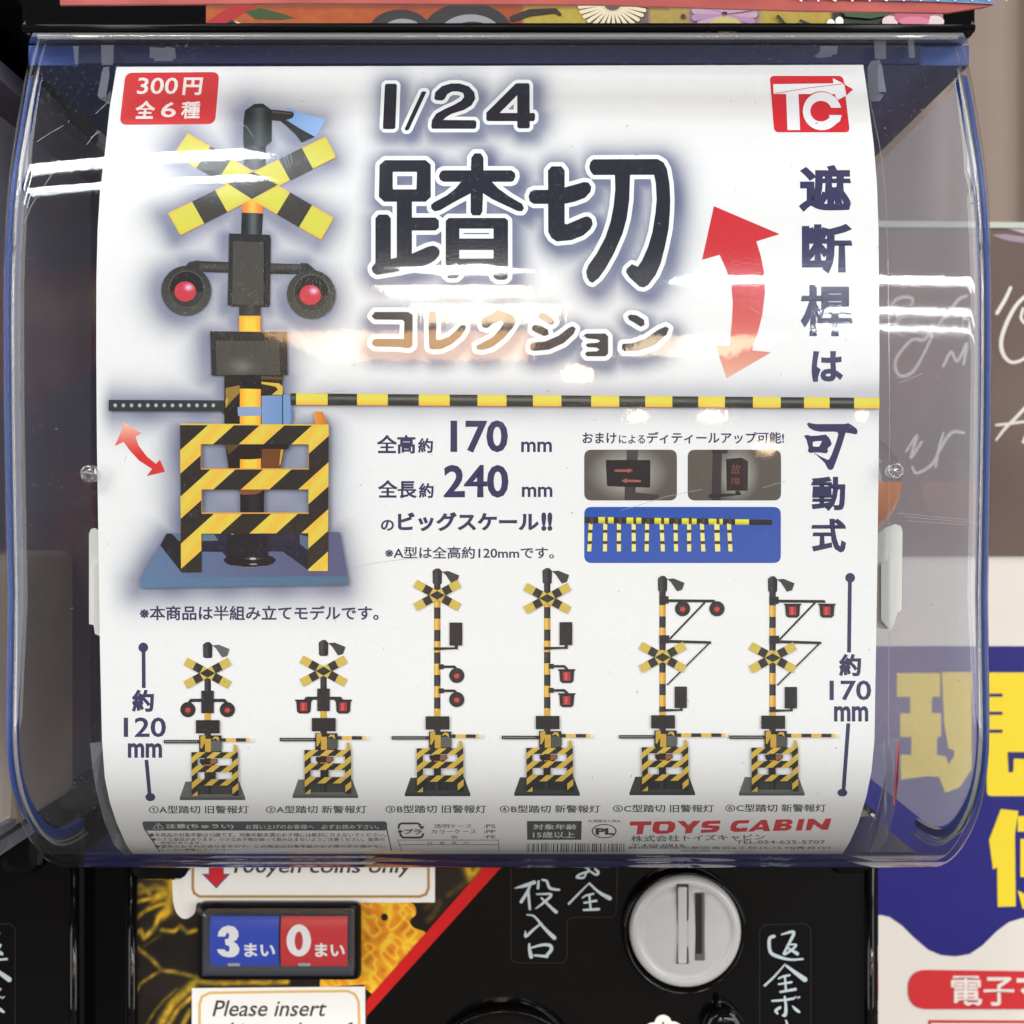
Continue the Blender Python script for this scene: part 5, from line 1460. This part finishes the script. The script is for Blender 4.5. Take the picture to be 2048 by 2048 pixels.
# a card in the neighbour's case and capsules lying in it
A = Art(lambda x, y, l=0: card_dir(x, y, l) + np.array([-.3355, 0, 0]), ROWS)
A.add([(260, 140), (1700, 140), (1740, 600), (1740, 1300), (1690, 1640), (280, 1640)], lambda x, y: mixc((150, 30, 40), (60, 30, 60), vnoise(x / 200, y / 150, 2)), cell=40)
o = A.build('display_card', None, M_INK); tag(o, 'dark red card inside the neighbouring machine at the left edge', 'display card')


def capsule_ball(c, r, col, i):
    e = empty('toy_capsule', (c[0], c[1], c[2] - r))
    for nm, z0, z1, m in (('shell_lower', -90, 0, mat('capsule_shell', lin(col), .25)), ('shell_upper', 0, 90, M_GLASS)):
        V, Fa = [], []
        for a_ in range(z0, z1 + 1, 15):
            for b_ in range(0, 360, 20):
                V.append((c[0] + r * math.cos(math.radians(a_)) * math.cos(math.radians(b_)), c[1] + r * math.cos(math.radians(a_)) * math.sin(math.radians(b_)), c[2] + r * math.sin(math.radians(a_))))
        for i_ in range(6):
            for j in range(18): Fa.append((i_ * 18 + j, i_ * 18 + (j + 1) % 18, (i_ + 1) * 18 + (j + 1) % 18, (i_ + 1) * 18 + j))
        obj(nm, V, Fa, m, e, smooth=True)
    return e


V, Fa = box(-.345, -.184, .440, .500, -.1185, -.016, .004)
tag(obj('cardboard_box', V, Fa, mat('taupe_card', lin((214, 196, 172)), .7, noise=.3, nscale=14)), 'taupe box dimly seen through the lower left side of the clear case', 'box')
# capsule just behind the card's right edge
tag(capsule_ball((.1262, .450, .011), .020, (206, 140, 96), 0), 'orange toy capsule peeping out beside the right edge of the card', 'toy capsule')

# board above the header
A = Art(plane(.352), None, 0, 3e-5)
A.add([(120, -60), (1986, -60), (1987, 8), (1970, 14), (1893, 25.5), (1595, 21), (1200, 9), (600, 6), (120, 10)], lambda x, y: mixc((146, 66, 64), (172, 84, 78), vnoise(x / 60, y / 30, 1)), cell=30)
bd = A.build('patterned_board', None, M_FLAT); tag(bd, 'salmon red board with a blue and white wavy pattern, above the black header', 'board')
V, Fa = [], []
pl = [(120, -60), (1986, -60), (1987, 8), (1970, 14), (1893, 25.5), (1595, 21), (1200, 9), (600, 6), (120, 10)]
for dd in (.3525, .3535): V += [P(x, y, dd) if dd < .353 else (P(x, y, .3525)[0], dd, P(x, y, .3525)[2]) for x, y in pl]
n = len(pl); obj('board_core', V, [tuple(range(n)), tuple(range(n, 2 * n))[::-1]] + [(k, k + n, (k + 1) % n + n, (k + 1) % n) for k in range(n)], mat('board_red', lin((190, 96, 86)), .5), bd)
A = Art(plane(.3515), None, 0, 3e-5)
A.add([(1560, -30), (1986, -30), (1987, 8), (1860, 3), (1683, -1), (1560, -6)], (96, 130, 168))
for k in range(26):
    x = 1570 + k * 17; A.add([v for v in brush([(x, -14, 1.6), (x + 9, -8 + (k % 3) * 3, 2.2), (x + 16, -2 + (k % 2) * 4, 1.6)])], (216, 222, 226), layer=A.n)
    A.n += 1
A.build('wave_pattern', bd, M_FLAT)

# the shop floor below and behind the photographer, which bounces the light up
V, Fa = box(-7, 7, -13, 1.5, -1.25, -1.2); tag(obj('floor', V, Fa, mat('shop_floor', (.09, .083, .076), .6, .2, noise=.1, nscale=2)), kind='structure')
# wall, curtain and signs at the right
V, Fa = box(-1.2, .19, 1.0, 1.02, -.8, .9); tag(obj('wall', V, Fa, mat('dark_wall', lin((26, 26, 28)), .7)), kind='structure')
cv = []; NC = 90
for j in range(2):
    for i in range(NC + 1):
        x = .19 + .9 * i / NC; y = .86 + .025 * math.sin(i * .42) + .012 * math.sin(i * .97 + 1)
        cv.append((x, y, -.6 if j == 0 else .7))
cu = obj('curtain', cv, [(i, i + 1, NC + 2 + i, NC + 1 + i) for i in range(NC)], mat('beige_cloth', lin((138, 122, 112)), .8, noise=.08, nscale=30), smooth=True)
tag(cu, 'blurred beige hanging cloth beyond the top right of the case', 'curtain')
DB = .62; pb = plane(DB)
A = Art(pb, None, 0, 4e-5)
A.add([(1560, 452), (2300, 452), (2300, 1112), (1560, 1112)], lambda x, y: mixc((112, 94, 86), (92, 74, 68), vnoise(x / 120, y / 160, 3)), cell=40)
A.add(curve_pts([(1975, 452), (2010, 456), (2060, 468), (2120, 462), (2160, 452)], 4), (184, 170, 188)); A.add(curve_pts([(1984, 470), (2020, 482), (2080, 488), (2060, 476), (2010, 468)], 4), (150, 132, 150))
bs = A.build('menu_board', None, M_FLAT); tag(bs, 'brown board with white cursive writing, right of the clear case', 'sign')
zS = Z(1740, 400, 3.22)
A = Art(pb, None, 1e-4, 4e-5)
CUR = [[(905, 565, 10), (870, 640, 12), (818, 728, 12)], [(1010, 610, 11), (940, 680, 12), (880, 790, 13), (845, 900, 13), (852, 980, 13), (890, 1035, 11), (940, 1044, 10), (1010, 1005, 10), (1060, 900, 11)], [(985, 700, 9), (972, 760, 10), (1000, 800, 8)],
       [(812, 1545, 7), (870, 1470, 10), (950, 1390, 11), (1040, 1290, 10)], [(812, 1450, 8), (900, 1440, 9), (1050, 1420, 8)], [(985, 1560, 10), (1010, 1500, 8), (1050, 1470, 8)],
       [(120, 700, 7), (170, 640, 10), (240, 625, 10), (275, 650, 8), (230, 730, 8), (170, 780, 8)], [(400, 800, 8), (350, 900, 10), (270, 900, 10), (180, 1000, 10), (160, 1080, 10), (200, 1135, 10), (270, 1110, 10), (340, 1000, 9), (400, 870, 8)], [(470, 1070, 9), (520, 980, 10), (560, 1040, 9), (620, 930, 10), (600, 1060, 8)],
       [(440, 800, 8), (500, 730, 8), (570, 640, 10), (620, 620, 8)], [(230, 1620, 8), (300, 1520, 10), (260, 1660, 9), (330, 1560, 9)], [(600, 1500, 10), (520, 1500, 10), (440, 1620, 10), (400, 1700, 10), (300, 1760, 9), (270, 1720, 8)], [(470, 1500, 8), (440, 1600, 9), (420, 1720, 8)]]
for st in CUR: A.add(union(brush([(*zS((p[0], p[1]))[0], p[2] / 3.22) for p in st], smooth=4)), (226, 222, 216))
A.build('lettering', bs, M_FLAT)
A = Art(pb, None, 8e-4, 0)
A.add([(1560, 440), (2300, 448), (2300, 458), (1560, 454)], (186, 190, 182)); tag(A.build('shelf_edge', None, M_FLAT), 'thin pale shelf edge along the top of the brown board', 'shelf')
zY = Z(1740, 1250, 2.4219)
A = Art(pb, None, -.002, 0)
A.add([(1560, 1112), (2300, 1112), (2300, 2300), (1560, 2300)], (236, 232, 226))
ps = A.build('payment_poster', None, M_FLAT); tag(ps, 'poster in white, navy and yellow with large characters, right of the machine', 'poster')
A = Art(pb, None, -.0018, 4e-5)
A.add([(1560, 1293), (2300, 1293)] + zY((1360, 1410), (746, 1425), (680, 1445), (620, 1490), (550, 1560), (490, 1600), (420, 1612), (350, 1605), (290, 1580), (220, 1520), (160, 1460), (100, 1420), (55, 1410), (-440, 1520)), (34, 32, 126))
A.build('blue_field', ps, M_FLAT)
A = Art(pb, None, -.0016, 4e-5); YL = (252, 226, 52)
for p in ([(135, 235), (345, 235), (345, 350), (135, 350)], [(200, 350), (305, 350), (305, 430), (200, 430)], [(152, 430), (350, 430), (350, 545), (152, 545)], [(205, 545), (330, 545), (330, 632), (205, 632)], [(152, 632), (330, 632), (375, 640), (340, 740), (290, 735), (155, 752)]): A.add(zY(*p), YL, layer=0)
A.add(zY((353, 230), (498, 230), (498, 700), (440, 790), (370, 815), (340, 740), (375, 640), (385, 680), (412, 640), (412, 610), (385, 600), (365, 480)), YL, layer=1)
A.add(rrect(zY((570, 232), (1100, 232), (1100, 832), (572, 832)), 10), YL, layer=0)
BL = (44, 40, 110)
for y in (342, 430, 517): A.add(zY((560, y - 8), (648, y - 8), (648, y + 8), (560, y + 8)), BL, layer=2)
A.add(zY((672, 618), (1000, 618), (1000, 660), (703, 650), (700, 715), (678, 718)), BL, layer=2)
A.add(zY((640, 895), (725, 905), (708, 1020), (712, 1368), (625, 1370), (622, 1178), (602, 1188), (583, 1045)), YL, layer=0)
A.add(zY((722, 930), (1000, 920), (1000, 1000), (722, 1005)), YL, layer=0); A.add(zY((735, 1040), (1000, 1040), (1000, 1230), (735, 1225)), YL, layer=0); A.add(zY((722, 1290), (760, 1310), (1000, 1380), (746, 1380)), YL, layer=0)
A.build('lettering', ps, M_FLAT)
A = Art(pb, None, -.0016, 4e-5)
A.add(rrect(zY((190, 1675), (1300, 1690), (1300, 1868), (190, 1868)), 39, 10), (214, 50, 56)); A.add(zY((290, 1920), (1300, 1925), (1300, 2100), (290, 2100)), (206, 54, 58), layer=0); A.add(zY((300, 1934), (1300, 1938), (1300, 2100), (300, 2100)), (236, 232, 226), layer=1)
A.build('red_pill', ps, M_FLAT)
A = Art(pb, None, -.0014, 4e-5)
for c_, b_ in (('電', (398, 1705, 548, 1850)), ('子', (555, 1710, 705, 1850)), ('マ', (716, 1715, 850, 1850))):
    (x0, y0), (x1, y1) = zY(b_[:2], b_[2:]); A.add(text(c_, (x0, y0, x1, y1), .018), (240, 236, 232), layer=0)
A.build('lettering', ps, M_FLAT)
print('TRIS', sum(sum(len(p.vertices) - 2 for p in o.data.polygons) for o in bpy.data.objects if o.type == 'MESH'))
